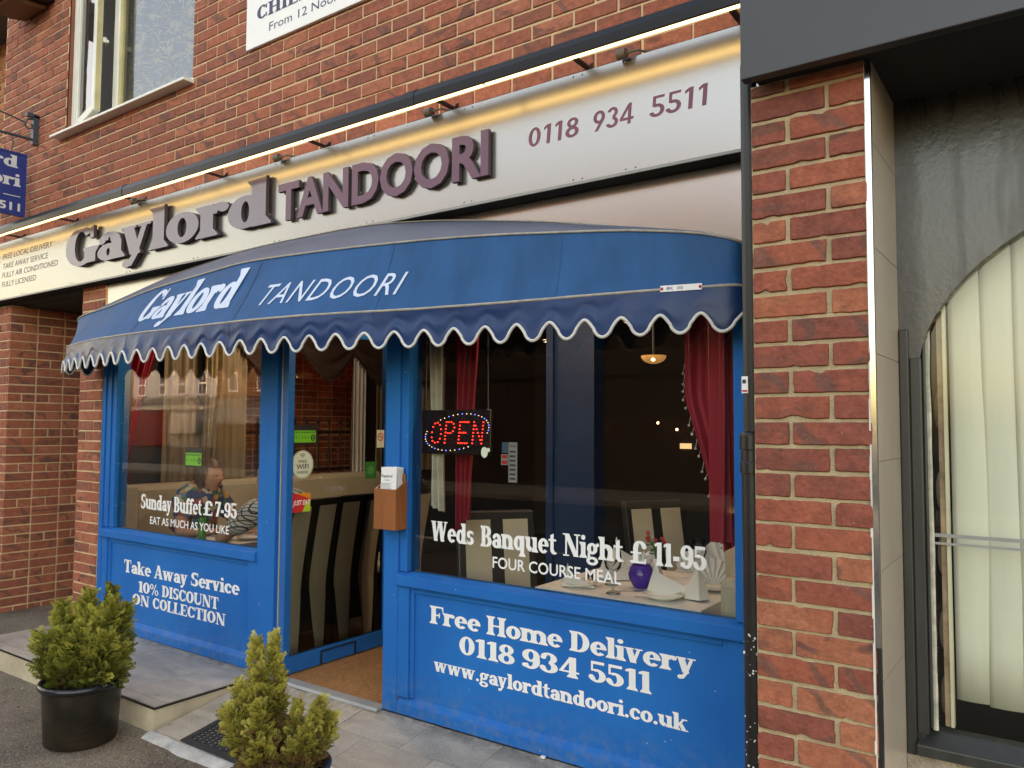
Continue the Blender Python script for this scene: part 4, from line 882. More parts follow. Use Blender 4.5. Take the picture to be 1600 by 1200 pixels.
g.box(X0-.02, X0+.02, 2.90, WY, 3.76, 4.0); g.tube([(X0, 2.92, 3.80), (X0, 2.0, 3.79)], .012, 8); g.tube([(X0, 2.93, 3.985), (X0, 2.86, 3.96), (X0, 2.84, 3.91), (X0, 2.87, 3.88), (X0, 2.90, 3.90), (X0, 2.89, 3.93)], .008, 7)
g.tube([(X0, 2.84, 3.93), (X0, 2.6, 3.97), (X0, 2.3, 3.93), (X0, 2.05, 3.82)], .007, 7); g.box(X0-.02, X0+.02, 2.85, WY, 3.985, 4.015)
for y in (2.75, 2.2): g.tube([(X0, y, 3.79), (X0, y+.01, 3.72), (X0, y, 3.655)], .006, 6)
part('scroll_bracket', g, mat("grey_blue_iron", (.05, .06, .075), .45), hs)
# lamp box at the top left corner
lb = thing('floodlight', 'black floodlight box with a brown underside high on the wall at the top left', 'light', (-6.9, 2.8, 4.9))
g = MB(); g.prism([(2.62, 4.90), (2.64, 4.99), (2.95, 5.03), (2.95, 4.93), (2.80, 4.915)], 0, -7.28, -6.72); part('housing', g, M_black, lb, bevel=.015)
g = MB(); g.prism([(2.66, 4.897), (2.80, 4.912), (2.93, 4.927), (2.93, 4.90), (2.80, 4.87), (2.68, 4.885)], 0, -7.22, -6.84); part('reflector', g, mat("brown_underside", (.16, .07, .03), .6), lb, bevel=.008)

# ---------------------------------------------------------------- neighbouring shop on the right
ns = thing('neighbour_shop', 'neighbouring shop with a brick pier, black fascia and arched window', 'building', (-.2, 2.33, -.14))
PX0, PX1, PYF = -.760, -.4325, 2.331
g = MB(); brickwork(g, (PX0, PYF, -.14), (1, 0, 0), (0, -1, 0), PX1-PX0, 2.62, 'pier2' if False else 'pier', seed=44, near=True, zoff=.0473+.075, proud=.0075)
g.m = 1; g.box(PX0, PX1-.002, PYF+.001, 2.69, -.14, 2.48)
part('brick_pier', g, [M_brick, M_mortar], ns)
bf = MB(); bf.box(-.755, 2.2, 2.222, 2.26, 2.461, 3.9); fas = part('fascia', bf, mat("charcoal_fascia", (.030, .031, .035), .38, var=.08, vscale=2, rvar=.05), ns, bevel=.003)
g = MB(); put(g, fit(serif_text('I', 0), -.615, -.555, 2.684, .45), on_front(2.2215)); part('lettering', g, M_vinyl, fas)
g = MB(); g.box(-.735, 2.2, 2.261, 2.70, 2.48, 2.53); g.box(-.75, 2.2, 2.262, 3.0, 2.6, 3.9); part('soffit', g, M_dark, ns)
M_rtile = mat("beige_wall_tile", (.52, .43, .345), .22, var=.06, vscale=3, rvar=.05)
g = MB(); z = -.14; k = 0
while z < 2.48:
    zt = min(z+.298, 2.48)
    g.m = 0; g.box(PX1+.0005, PX1+.009, PYF+.012, 2.700, z+.0012, zt-.0012); z += .298
g.m = 1; g.box(PX1-.0015, PX1+.0075, PYF+.012, 2.700, -.14, 2.48)
part('tile_reveal', g, [M_rtile, M_grout], ns)
g = MB(); g.box(PX1-.0045, PX1+.0095, PYF-.008, PYF+.010, .85, 2.478); g.m = 1; g.box(PX1-.001, PX1+.0095, PYF-.006, PYF+.010, -.14, .849)  # lower length black: the chrome's dark reflection put into the colour
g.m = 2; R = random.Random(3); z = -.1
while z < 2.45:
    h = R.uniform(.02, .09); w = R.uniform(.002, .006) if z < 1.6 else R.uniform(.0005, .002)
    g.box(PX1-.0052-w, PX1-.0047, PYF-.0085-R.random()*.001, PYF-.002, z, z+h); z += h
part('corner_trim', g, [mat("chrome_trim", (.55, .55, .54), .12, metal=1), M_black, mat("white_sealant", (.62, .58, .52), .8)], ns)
# black rendered wall with the arched opening
YR = 2.70
def arch_pts(cx=.58, cz=1.6, a=.95, b=.59, n=40): return [(cx-a*cos(pi*i/n), cz+b*sin(pi*i/n)) for i in range(n+1)]
ap = arch_pts(); g = MB()
def spand(y, mb):
    n = len(ap); vs = [(x, y, z) for x, z in ap]+[(x, y, 2.5) for x, z in ap]
    mb.add(vs, [(i, i+1, n+i+1, n+i) for i in range(n-1)])
    mb.quad((PX1+.009, y, -.14), (-.37, y, -.14), (-.37, y, 2.5), (PX1+.009, y, 2.5)); mb.quad((1.53, y, -.14), (2.2, y, -.14), (2.2, y, 2.5), (1.53, y, 2.5))
spand(YR, g)
g.add([(x, YR, z) for x, z in ap]+[(x, YR+.05, z) for x, z in ap], [(i, len(ap)+i, len(ap)+i+1, i+1) for i in range(len(ap)-1)])
g.quad((-.37, YR, 1.6), (-.37, YR, .45), (-.37, YR+.05, .45), (-.37, YR+.05, 1.6))
def gloss_black():
    m, n, l, p = nodes("black_gloss_render"); p.inputs['Base Color'].default_value = (.024, .022, .020, 1)
    tc = n.new("ShaderNodeTexCoord"); n1 = n.new("ShaderNodeTexNoise"); n1.inputs['Scale'].default_value = 5; n1.inputs['Detail'].default_value = 5; l.new(tc.outputs['Object'], n1.inputs['Vector'])
    mp = n.new("ShaderNodeMapping"); mp.inputs['Scale'].default_value = (11, 1, 1.6); l.new(tc.outputs['Object'], mp.inputs[0]); n2 = n.new("ShaderNodeTexNoise"); n2.inputs['Scale'].default_value = 1.4; n2.inputs['Detail'].default_value = 3; l.new(mp.outputs[0], n2.inputs['Vector'])
    cr = n.new("ShaderNodeMapRange"); cr.inputs[1].default_value = .45; cr.inputs[2].default_value = .56; cr.inputs[3].default_value = .27; cr.inputs[4].default_value = .36; l.new(n2.outputs[0], cr.inputs[0]); l.new(cr.outputs[0], p.inputs['Roughness'])
    b = n.new("ShaderNodeBump"); b.inputs['Strength'].default_value = .07; b.inputs['Distance'].default_value = .012; n3 = n.new("ShaderNodeTexNoise"); n3.inputs['Scale'].default_value = 55; n3.inputs['Detail'].default_value = 5; l.new(tc.outputs['Object'], n3.inputs['Vector']); l.new(n3.outputs[0], b.inputs['Height']); l.new(b.outputs[0], p.inputs['Normal'])
    p.inputs['Specular IOR Level'].default_value = .75; return m
part('arch_wall', g, gloss_black(), ns)
M_frame = mat("black_timber", (.030, .031, .029), .4, var=.25, vscale=6, stretch=(4, 4, .6), rvar=.12)
g = MB(); g.box(-.4225, -.395, YR-.012, YR-.001, .455, 1.75); g.box(-.394, -.362, YR-.006, YR+.06, .52, 1.66); g.prism([(YR-.03, .462), (YR-.03, .495), (YR+.06, .535), (YR+.06, .462)], 0, -.394, 1.55)
g.box(-.3615, -.352, YR+.012, YR+.06, .535, 1.75)
wfr = part('window_frame', g, M_frame, ns, bevel=.004)
g = MB(); R = random.Random(5)
pts = [(-.347+.003*noise.noise(Vector((z*6, 1, 0))), YR+.028, z) for z in [.53+i*.025 for i in range(50)]]
g.tube(pts, [.0075+.002*noise.noise(Vector((p[2]*9, 5, 0))) for p in pts], 6); part('putty', g, mat("old_putty", (.45, .42, .34), .9, var=.3, vscale=30), ns)
g = MB(); g.box(-.3085, -.300, YR+.045, YR+.075, .54, 1.9); g.m = 1; g.box(-.3245, -.309, YR+.05, YR+.075, .54, 1.88); part('inner_bead', g, [mat("cream_bead", (.62, .58, .44), .5), mat("rust_bead", (.33, .22, .15), .8, var=.4, vscale=20)], ns)
M_foam = mat("foam_packing", (.22, .18, .13), .9, var=.3)
for z in (.62, .82, 1.05, 1.25, 1.5): g = MB(); g.ball((-.329, YR+.09, z), .05, 8, (.22, .3, 1.2)); part('packing', g, M_foam, ns)
g = MB(); gp = [(x, z) for x, z in ap if True]; vs = [(x, YR+.04, z) for x, z in gp]+[(1.53, YR+.04, .53), (-.37, YR+.04, .53)]; g.add(vs, [tuple(range(len(vs)))]); part('window_pane', g, glass_mat("arch_glass", (.93, .95, .9), .01), ns)
g = MB(); g.box(-.345, 1.5, YR+.037, YR+.0385, 1.110, 1.121); g.box(-.345, 1.5, YR+.037, YR+.0385, 1.087, 1.0945); part('stripe', g, M_grey, ns)
g = MB()
def rough(i, j): x, z = PX1+.01+2.6*i, -.14+.61*j; return (x, YR+.002+.006*noise.noise(Vector((x*30, z*30, 0)))-.002, z)
g.grid(lambda i, j: (lambda p: (p[0], p[1]-.006, min(p[2], .461)))(rough(i, j)), 90, 24); part('stall_render', g, mat("beige_roughcast", (.33, .27, .21), .95, var=.25, vscale=18, bump=.8, bscale=110), ns)
g = MB(); g.box(-.43, 2.2, 3.5, 3.55, -.14, 2.6); part('back_wall', g, M_darkwall, ns)
g = MB(); R = random.Random(17); x = -.30
bl = thing('vertical_blind', 'cream vertical blind hanging inside the arched window', 'blind', (.5, 2.86, .6))
while x < 1.55:
    a = radians(14+R.gauss(0, 2)); w = .127; zb = .60+R.uniform(-.004, .004)
    g.grid(lambda i, j: (x+w*i*cos(a), YR+.13+w*i*sin(a)*.55-.012*sin(pi*i)+.004*sin(j*7+x*9), zb+1.75*j), 8, 10)
    x += .088
part('slat', g, mat("cream_blind", (.66, .65, .565), .6, var=.05, vscale=4, stretch=(6, 6, .4)), bl, smooth=True, solid=.0008)
# rainwater pipe in the corner
dpz = thing('drainpipe', 'black drainpipe with a collar in the corner beside the brick pier', 'drainpipe', (-.785, 2.43, -.14))
g = MB(); g.box(-.817, -.772, 2.385, 2.44, 1.415, 2.60); part('pipe', g, M_black, dpz, bevel=.016)
g = MB(); g.lathe((-.795, 2.415, 0), [(.033, -.14), (.033, 1.36)], 20); lp = part('pipe', g, M_black, dpz, smooth=True)
g = MB(); g.lathe((-.795, 2.415, 0), [(.034, 1.30), (.0375, 1.302), (.0375, 1.335), (.0345, 1.338), (.0345, 1.372), (.038, 1.375), (.038, 1.418), (.026, 1.430)], 20); part('collar', g, M_black, dpz)
g = MB(); R = random.Random(12)
for i in range(60):
    a = radians(-90+R.gauss(20, 40)); z = R.choice((.55, .72, .78, .80, .74, .45))+R.gauss(0, .03); r = .0335; s = abs(R.gauss(0, .0016))+.0006
    g.ball((-.795+r*cos(a), 2.415+r*sin(a), z), s, 5, (1, 1, R.uniform(.6, 1.8)))
part('paint_splash', g, M_vinyl, lp)
g = MB(); g.box(-.8165, -.797, 2.3838, 2.3845, 1.548, 1.600); g.m = 1; g.box(-.814, -.803, 2.3830, 2.3836, 1.578, 1.590); g.m = 2; g.box(-.815, -.799, 2.3830, 2.3836, 1.552, 1.558); part('sticker', g, [M_vinyl, M_ink, M_red], dpz)

# ---------------------------------------------------------------- potted conifers
def leaf_mat(name, ramp):
    m, n, l, p = nodes(name); at = n.new("ShaderNodeAttribute"); at.attribute_name = 'bcol'; sp = n.new("ShaderNodeSeparateColor"); l.new(at.outputs['Color'], sp.inputs[0])
    cr = n.new("ShaderNodeValToRGB"); e = cr.color_ramp.elements
    for i, (pos, c) in enumerate(ramp):
        if i < 2: e[i].position = pos; e[i].color = (*c, 1)
        else: x = e.new(pos); x.color = (*c, 1)
    l.new(sp.outputs[0], cr.inputs[0]); l.new(cr.outputs[0], p.inputs['Base Color']); p.inputs['Roughness'].default_value = .6; p.inputs['Specular IOR Level'].default_value = .25
    p.inputs['Subsurface Weight'].default_value = 0
    tr = n.new("ShaderNodeBsdfTranslucent"); l.new(cr.outputs[0], tr.inputs[0]); mx = n.new("ShaderNodeMixShader"); mx.inputs[0].default_value = .22; l.new(p.outputs[0], mx.inputs[1]); l.new(tr.outputs[0], mx.inputs[2]); l.new(mx.outputs[0], n["Material Output"].inputs[0])
    return m
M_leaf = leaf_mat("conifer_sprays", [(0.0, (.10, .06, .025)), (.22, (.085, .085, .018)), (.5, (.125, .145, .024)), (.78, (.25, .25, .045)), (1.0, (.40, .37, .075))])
M_leaf2 = leaf_mat("conifer_sprays_dry", [(0.0, (.22, .105, .05)), (.25, (.22, .14, .05)), (.5, (.19, .18, .035)), (.78, (.33, .295, .055)), (1.0, (.48, .42, .10))])
def spray(mb, p, d, n, L, tone, R, steps=6):
    """one flat scaly frond: a stem with tapering side leaflets, curling at the tip"""
    s = d.cross(n).normalized(); w = L*.46
    for i in range(steps):
        t = (i+.4)/steps; q = p+d*(L*t)+n*(L*.16*t*t)
        wl = w*(1-.72*t)*R.uniform(.75, 1.15); lw = L*.075
        for sg in (-1, 1):
            e = q+s*sg*wl+d*wl*R.uniform(.75, 1.05)+n*R.uniform(-.1, .22)*wl
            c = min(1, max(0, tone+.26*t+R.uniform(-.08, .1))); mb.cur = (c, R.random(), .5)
            m = (q+e)*.5; a = (e-q).normalized(); b = n.cross(a).normalized()*lw
            mb.add([q, m-b, e, m+b], [(0, 1, 2, 3)])
    mb.cur = (min(1, tone+.3), .5, .5); b = s*L*.05; q = p+d*L*.7
    mb.add([q-b, p+d*L*1.08+n*L*.18, q+b], [(0, 1, 2)])
def plume(mb, base, tip, rad, count, R, tone=.5, brown=.0, lo=.07, size=1.0):
    base, tip = Vector(base), Vector(tip); ax = tip-base; H = ax.length; ax.normalize(); o1 = ax.orthogonal().normalized(); o2 = ax.cross(o1)
    for i in range(count):
        t = lo+(1-lo)*R.random()**.85; a = R.random()*2*pi; out = o1*cos(a)+o2*sin(a)
        env = rad*(sin(pi*min(1, .10+.90*t))**.75)*(1-.35*t)*(1+.6*noise.noise(Vector((base.x*9+cos(a)*1.5, sin(a)*1.5, t*4))))
        rr = env*(R.random()**.45)
        p = base+ax*(H*t*.94)+out*rr*.82
        upw = .55+.7*t+R.uniform(-.15, .25)
        d = (ax*upw+out*(1.15-.55*t)+Vector((R.gauss(0, .22), R.gauss(0, .22), R.gauss(0, .12)))).normalized()
        n = (out.cross(d)*R.uniform(-1, 1)+out*.7+Vector((R.gauss(0, .3), R.gauss(0, .3), 0)))
        n = (n-d*n.dot(d)).normalized()
        tn = tone-.30+.42*t+.22*(rr/max(env, 1e-3)-.5)+R.gauss(0, .17)-brown*max(0, .6-t)*1.2-(.5 if R.random() < .06 else 0)  # also darker towards the plume axis: inner shade put into the tone
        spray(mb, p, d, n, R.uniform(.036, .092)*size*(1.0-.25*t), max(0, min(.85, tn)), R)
def pot(name, c, r0, r1, h, label):
    th = thing('plant_pot', label, 'plant pot', c)
    m, n, l, p = nodes("ribbed_plastic_"+name); p.inputs['Base Color'].default_value = (.022, .017, .012, 1); p.inputs['Roughness'].default_value = .30
    tc = n.new("ShaderNodeTexCoord"); mp = n.new("ShaderNodeMapping"); mp.inputs['Scale'].default_value = (1.5, 1.5, 26); l.new(tc.outputs['Object'], mp.inputs[0])
    nz = n.new("ShaderNodeTexNoise"); nz.inputs['Scale'].default_value = 3.5; nz.inputs['Detail'].default_value = 5; l.new(mp.outputs[0], nz.inputs['Vector'])
    b = n.new("ShaderNodeBump"); b.inputs['Strength'].default_value = .25; b.inputs['Distance'].default_value = .01; l.new(nz.outputs[0], b.inputs['Height']); l.new(b.outputs[0], p.inputs['Normal'])
    n2 = n.new("ShaderNodeTexNoise"); n2.inputs['Scale'].default_value = 9; n2.inputs['Detail'].default_value = 8; l.new(tc.outputs['Object'], n2.inputs['Vector'])
    cr = n.new("ShaderNodeValToRGB"); cr.color_ramp.elements[0].position = .4; cr.color_ramp.elements[0].color = (.010, .008, .006, 1); cr.color_ramp.elements[1].position = .75; cr.color_ramp.elements[1].color = (.034, .024, .013, 1); l.new(n2.outputs[0], cr.inputs[0]); l.new(cr.outputs[0], p.inputs['Base Color'])
    g = MB(); g.lathe(c, [(0.001, .002), (r0-.012, .002), (r0, .012), (r1-.012, h-.035), (r1-.012, h-.03)], 48); part('body', g, m, th, smooth=True)
    g = MB(); g.lathe(c, [(r1-.012, h-.032), (r1, h-.030), (r1+.006, h-.02), (r1+.007, h-.008), (r1, h), (r1-.010, h+.001), (r1-.018, h-.004), (r1-.022, h-.03), (r1-.03, h-.09)], 48); part('rim', g, mat("glossy_black_rim", (.012, .013, .016), .22, rvar=.05), th, smooth=True)
    g = MB(); g.grid(lambda i, j: (c[0]+(r1-.026)*j*cos(2*pi*i), c[1]+(r1-.026)*j*sin(2*pi*i), c[2]+h-.06+.012*noise.noise(Vector((cos(2*pi*i)*j*6, sin(2*pi*i)*j*6, c[0])))), 40, 10); part('soil', g, mat("soil", (.06, .035, .02), 1, var=.5, vscale=40, bump=1, bscale=120), th)
    return th
rv = Vector((.816, .577, 0)); dv = Vector((-.577, .816, 0)); R = random.Random(77)
c1 = Vector((-4.075, 2.035, -.137)); ph = .305
pot('left', c1, .165, .193, ph, 'black pot holding the wide bushy conifer in front of the stone step')
tr1 = thing('conifer', 'wide bushy golden green conifer in the black pot by the stone step', 'shrub', (c1.x, c1.y, c1.z+ph-.05))
g = MB(); st = MB()
b1 = Vector((c1.x, c1.y, c1.z+ph-.05))
for la, dp_, tl_, td, hz, rad, n_, tone in ((-.09, 0, -.155, .02, .565, .085, 210, .62), (-.02, .03, .005, .03, .62, .085, 220, .62), (.02, .10, .095, .12, .635, .06, 120, .30), (.08, .0, .165, .0, .585, .085, 200, .58), (.10, .05, .225, .06, .55, .06, 130, .50),
        (.0, -.07, .05, -.10, .47, .085, 190, .60), (-.05, -.05, -.09, -.08, .44, .08, 170, .55), (.09, -.05, .185, -.08, .42, .075, 170, .60), (-.11, .0, -.265, -.02, .40, .055, 120, .50), (.12, .0, .25, -.01, .34, .055, 110, .52), (-.02, .06, -.04, .1, .50, .08, 130, .45), (.03, -.02, .06, -.02, .54, .07, 120, .58)):
    bs = b1+rv*la+dv*dp_; tp = Vector((c1.x, c1.y, 0))+rv*tl_*.82+dv*td+Vector((0, 0, hz*.97))
    plume(g, bs, tp, rad, int(n_*1.25), R, tone, .35); st.tube([bs-Vector((0, 0, .04)), bs.lerp(tp, .5), bs.lerp(tp, .85)], [.007, .004, .0015], 5)
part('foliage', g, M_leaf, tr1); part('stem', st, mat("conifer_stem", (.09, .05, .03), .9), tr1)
c2 = Vector((-2.515, 2.03, -.175)); ph2 = .315
pot('right', c2, .150, .180, ph2, 'black pot holding the tall two-stemmed conifer on the mat')
tr2 = thing('conifer', 'tall yellowing conifer with brown base and a smaller shoot, on the mat', 'shrub', (c2.x, c2.y, c2.z+ph2-.05))
g = MB(); st = MB(); b2 = Vector((c2.x, c2.y, c2.z+ph2-.05))
for la, dp_, tl_, td, hz, rad, n_, tone in ((-.09, 0, -.115, .0, .625, .040, 230, .72), (-.05, 0, -.042, .0, .645, .040, 240, .70), (-.10, -.02, -.175, -.02, .455, .05, 170, .66), (-.09, -.05, -.205, -.06, .37, .05, 150, .60), (-.07, -.05, -.075, -.08, .40, .055, 150, .55), (-.05, .02, -.02, .02, .50, .035, 110, .60), (-.07, .05, -.12, .07, .43, .05, 100, .5),
        (.055, .0, .055, .0, .375, .024, 90, .66), (.10, .0, .150, -.01, .385, .040, 180, .74), (.09, -.04, .115, -.06, .29, .04, 110, .64), (.12, .01, .185, .02, .31, .035, 90, .68), (-.05, -.08, -.06, -.11, .26, .05, 100, .52), (.06, -.04, .06, -.05, .23, .04, 80, .52)):
    la *= .85; bs = b2+rv*la+dv*dp_+Vector((0, 0, .015)); tp = Vector((c2.x, c2.y, 0))+rv*tl_+dv*td+Vector((0, 0, hz))
    plume(g, bs, tp, rad, int(n_*1.5), R, tone, 1.5, size=.72, lo=.14); st.tube([bs-Vector((0, 0, .04)), bs.lerp(tp, .5), bs.lerp(tp, .85)], [.006, .004, .0015], 5)
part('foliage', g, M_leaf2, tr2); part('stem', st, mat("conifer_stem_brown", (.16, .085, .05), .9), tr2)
# perforated rubber mat on the ramp
rm = MB(); mx0, mx1, my0, my1 = -3.61, -3.02, 2.285, 2.69
hh = lambda x, y, k: (x, y, rz(x, y)+.004+k)
nx_, ny_ = 15, 16; bd = .035
def cell(x0, x1, y0, y1):
    for k in (.0045,): rm.add([hh(x0, y0, k), hh(x1, y0, k), hh(x1, y1, k), hh(x0, y1, k)], [(0, 1, 2, 3)])
    for a, b in (((x0, y0), (x1, y0)), ((x1, y0), (x1, y1)), ((x1, y1), (x0, y1)), ((x0, y1), (x0, y0))): rm.quad(hh(*a, 0), hh(*b, 0), hh(*b, .0045), hh(*a, .0045))
cell(mx0, mx1, my0, my0+bd); cell(mx0, mx1, my1-bd, my1); cell(mx0, mx0+bd, my0+bd, my1-bd); cell(mx1-bd, mx1, my0+bd, my1-bd)
ix0, ix1, iy0, iy1 = mx0+bd, mx1-bd, my0+bd, my1-bd; dxs, dys = (ix1-ix0)/nx_, (iy1-iy0)/ny_
for i in range(nx_+1): cell(ix0+i*dxs-.0042, ix0+i*dxs+.0042, iy0, iy1)
for i in range(nx_):
    for j in range(ny_+1):
        y = iy0+(j+(.5 if i % 2 else 0))*dys
        if y < iy1: cell(ix0+i*dxs+.0042, ix0+(i+1)*dxs-.0042, y-.0038, y+.0038)
mesh_thing('rubber_mat', rm, M_rubber, 'black perforated rubber mat lying on the stone ramp', 'mat', (-3.3, 2.48, -.06))
# brown leaves and grit on the asphalt
R = random.Random(31); g = MB()
for i in range(260):
    x, y = R.uniform(-5.2, -2.6), 2.22-abs(R.gauss(0, .10))
    if R.random() < .3: x, y = R.uniform(-5, -3), R.uniform(1.4, 2.2)
    z = -.133+.006*noise.noise(Vector((x*1.3, y*1.3, 0))); s = R.uniform(.003, .012); a = R.random()*6.3
    g.cur = (R.random(), R.random(), R.random())
    g.add([(x+s*cos(a), y+s*sin(a), z+.002), (x+.5*s*cos(a+1.6), y+.5*s*sin(a+1.6), z+.004), (x-s*cos(a), y-s*sin(a), z+.003), (x+.4*s*cos(a-1.6), y+.4*s*sin(a-1.6), z+.001)], [(0, 1, 2, 3)])
for i in range(420):      # spilled compost round the pots
    k = R.random() < .5; cc = c1 if k else c2; a = R.random()*6.3; rr = (.17 if k else .155)+abs(R.gauss(0, .05)); x, y = cc.x+rr*cos(a), cc.y+rr*sin(a)
    if y > 2.2: continue
    z = -.133+.006*noise.noise(Vector((x*1.3, y*1.3, 0))); s = R.uniform(.0015, .005); g.cur = (R.random()*.35, R.random(), .5)
    g.add([(x+s, y, z+.002), (x, y+s, z+.003), (x-s, y, z+.002), (x, y-s, z+.001)], [(0, 1, 2, 3)])
tag(part('leaf_litter', g, leaf_mat("leaf_litter", [(0, (.10, .035, .02)), (.5, (.2, .10, .05)), (.9, (.30, .2, .1)), (1, (.55, .5, .42))])), kind='stuff')

# ---------------------------------------------------------------- leaflet holder on the door post
lh = thing('leaflet_holder', 'red brown wooden leaflet box fixed to the blue door post', 'leaflet box', (-2.81, 2.93, .92))
g = MB(); hx0, hx1, hy0, hy1 = -2.885, -2.735, 2.868, 2.953
g.box(hx0, hx1, hy0, hy0+.008, .922, 1.125); g.prism([(hy0+.0085, .922), (hy0+.0085, 1.125), (hy1, 1.165), (hy1, .922)], 0, hx0, hx0+.008); g.prism([(hy0+.0085, .922), (hy0+.0085, 1.125), (hy1, 1.165), (hy1, .922)], 0, hx1-.008, hx1); g.box(hx0+.008, hx1-.008, hy0+.0085, hy1-.001, .922, .930)
part('box', g, M_wood, lh, bevel=.002)
g = MB(); g.box(hx0+.009, hx1-.009, hy1-.007, hy1, .931, 1.20); part('back_board', g, M_wood, lh, bevel=.002)
R = random.Random(2); g = MB()
for k in range(7):
    y = hy0+.018+.0085*k; dx = R.uniform(-.004, .004); a = -2.868+dx
    g.m = 0; g.add([(a, y, .94), (a+.108, y, .94), (a+.108, y+.012, 1.232+R.uniform(-.006, .006)), (a, y+.012, 1.232), (a, y+.003, .94), (a+.108, y+.003, .94), (a+.108, y+.015, 1.23), (a, y+.015, 1.23)], [(0, 1, 2, 3), (1, 5, 6, 2), (2, 6, 7, 3), (4, 0, 3, 7)])
g.m = 1; fl = lambda u, v, d: (u, hy0+.0172+.012*(v-.94)/.292, v)
put(g, sfit('Gaylord', -2.862, -2.785, 1.182, .013, .02), fl); put(g, sfit('Tandoori', -2.84, -2.80, 1.165, .006), fl)
for i in range(5): put(g, ([(-2.862, 1.150-.006*i), (-2.79-.01*(i % 2), 1.150-.006*i), (-2.79-.01*(i % 2), 1.1515-.006*i), (-2.862, 1.1515-.006*i)], [(0, 1, 2, 3)]), fl)
mesh_thing('leaflets', g, [M_paper, M_ink], 'white takeaway leaflets standing in the wooden box', 'leaflets', (-2.81, 2.9, .94))
for x, y, z, s in ((-1.90, 2.945, .004, .012),):
    g = MB(); g.box(x-s, x+s*.7, y-.012, y, z-.004, z+.005); mesh_thing('paper_scrap', g, M_vinyl, 'small white scrap lying against the blue base of the right window', 'scrap', (x, y, 0))

# ---------------------------------------------------------------- inside the restaurant
def warm(c, k): return tuple(a*k for a in c)
# bench along the side wall
bn = thing('banquette', 'long cream leather bench seat along the left wall behind the woman', 'bench', (-5.8, 4.4, -.02))
g = MB(); g.box(-6.045, -5.86, 3.27, 5.95, .38, .975); part('backrest', g, M_cream, bn, bevel=.045)
g = MB(); g.box(-5.859, -5.40, 3.30, 5.95, .30, .43); part('seat', g, M_cream, bn, bevel=.03)
g = MB(); g.box(-6.03, -5.44, 3.31, 5.93, -.02, .298); part('base', g, M_darkwall, bn)
g = MB(); g.box(-6.04, -5.76, 3.07, 3.25, -.02, .985); mesh_thing('low_wall', g, mat("cream_plinth", (.50, .46, .37), .6), 'cream boxed end panel beside the bench at the left window edge', 'low wall', (-5.9, 3.16, 0), bevel=.02)
def curtain(name, label, x, y0, y1, z0, z1, m, amp, fr, n=80, tie=None, xf=None):
    g = MB()
    def f(i, j):
        z = z0+(z1-z0)*j; k = 1.0
        if tie: k = tie[1]+(1-tie[1])*min(1, abs(z-tie[0])/tie[2])**1.3
        yy = y0+(y1-y0)*(i*k if not tie or tie[3] > 0 else 1-(1-i)*k)
        return (x+amp*sin(i*fr+.5*sin(j*3))+amp*.5*sin(i*fr*2.3+1), yy, z)
    g.grid(f, n, 24)
    return mesh_thing(name, g, m, label, 'curtain', (x, (y0+y1)/2, z0), smooth=True)
curtain('curtain', 'red curtain at the left edge of the left window, inside', -5.93, 3.08, 3.46, 1.0, 2.25, M_redc, .03, 32, tie=(1.15, .45, .9, 1))
curtain('curtain', 'cream curtain hanging straight behind the head of the woman', -5.99, 3.55, 4.36, .98, 2.25, M_curt, .022, 60)
curtain('curtain', 'gold patterned drape tied back in the left window between cream curtains', -5.90, 3.86, 4.06, 1.02, 2.25, mat("gold_drape", (.22, .17, .09), .7, var=.35, vscale=14), .03, 18, tie=(1.05, .5, .8, 1))
curtain('curtain', 'pale curtain hanging at the right side of the passage window', -5.98, 5.62, 5.80, .95, 2.25, mat("pale_drape", (.45, .46, .45), .8), .02, 22)
curtain('curtain', 'cream curtain seen through the door glass beyond the pale one', -5.99, 5.95, 7.1, .95, 2.25, M_curt, .025, 60)
# dark swags over the passage window and the shop windows
M_swag = mat("dark_swag", (.035, .018, .014), .8, var=.3, vscale=12)
def swag(label, P, Q, n, drop, z, seed):
    P, Q = Vector(P), Vector(Q); g = MB(); L = (Q-P).length; dr = (Q-P).normalized(); nn = Vector((dr.y, -dr.x, 0))
    def f(i, j):
        k = (i*n) % 1.0; sag = .35+.65*sin(pi*k)
        p = P.lerp(Q, i); return p+nn*(.025+.02*sin(j*14+k*3))*(sin(pi*k)+.3)+Vector((0, 0, z-drop*j*sag))
    g.grid(f, 24*n, 12)
    for i in range(24*n):
        p = f(i/(24*n), 1); g.tube([p, p+Vector((0, 0, -.022))], .004, 5); g.ball(p+Vector((0, 0, -.028)), .008, 5)
    return mesh_thing('swag', g, M_swag, label, 'swag curtain', (P+Q)/2+Vector((0, 0, z)), smooth=True)
swag('dark swagged pelmet with bead fringe above the passage window seen through the door', (-5.95, 4.2, 0), (-5.95, 7.0, 0), 4, .42, 2.32, 1)
swag('dark swagged pelmet with bead fringe across the top of the left window', (-5.55, 3.10, 0), (-3.96, 3.10, 0), 3, .30, 2.30, 2)
# iron railing outside the passage window
ir = thing('iron_railing', 'black iron railing with spearhead bars in front of the passage brick wall', 'railing', (-6.75, 5.0, .6))
g = MB(); y = 4.4
while y < 6.6: g.tube([(-6.75, y, .55), (-6.75, y, 1.46)], .010, 6); g.tube([(-6.75, y, 1.46), (-6.75, y, 1.49), (-6.75, y, 1.54)], [.010, .020, .001], 6); y += .16
part('bar', g, M_black, ir)
g = MB()
for z in (.95, 1.36): g.box(-6.765, -6.735, 4.3, 6.7, z, z+.022)
part('rail', g, M_black, ir)
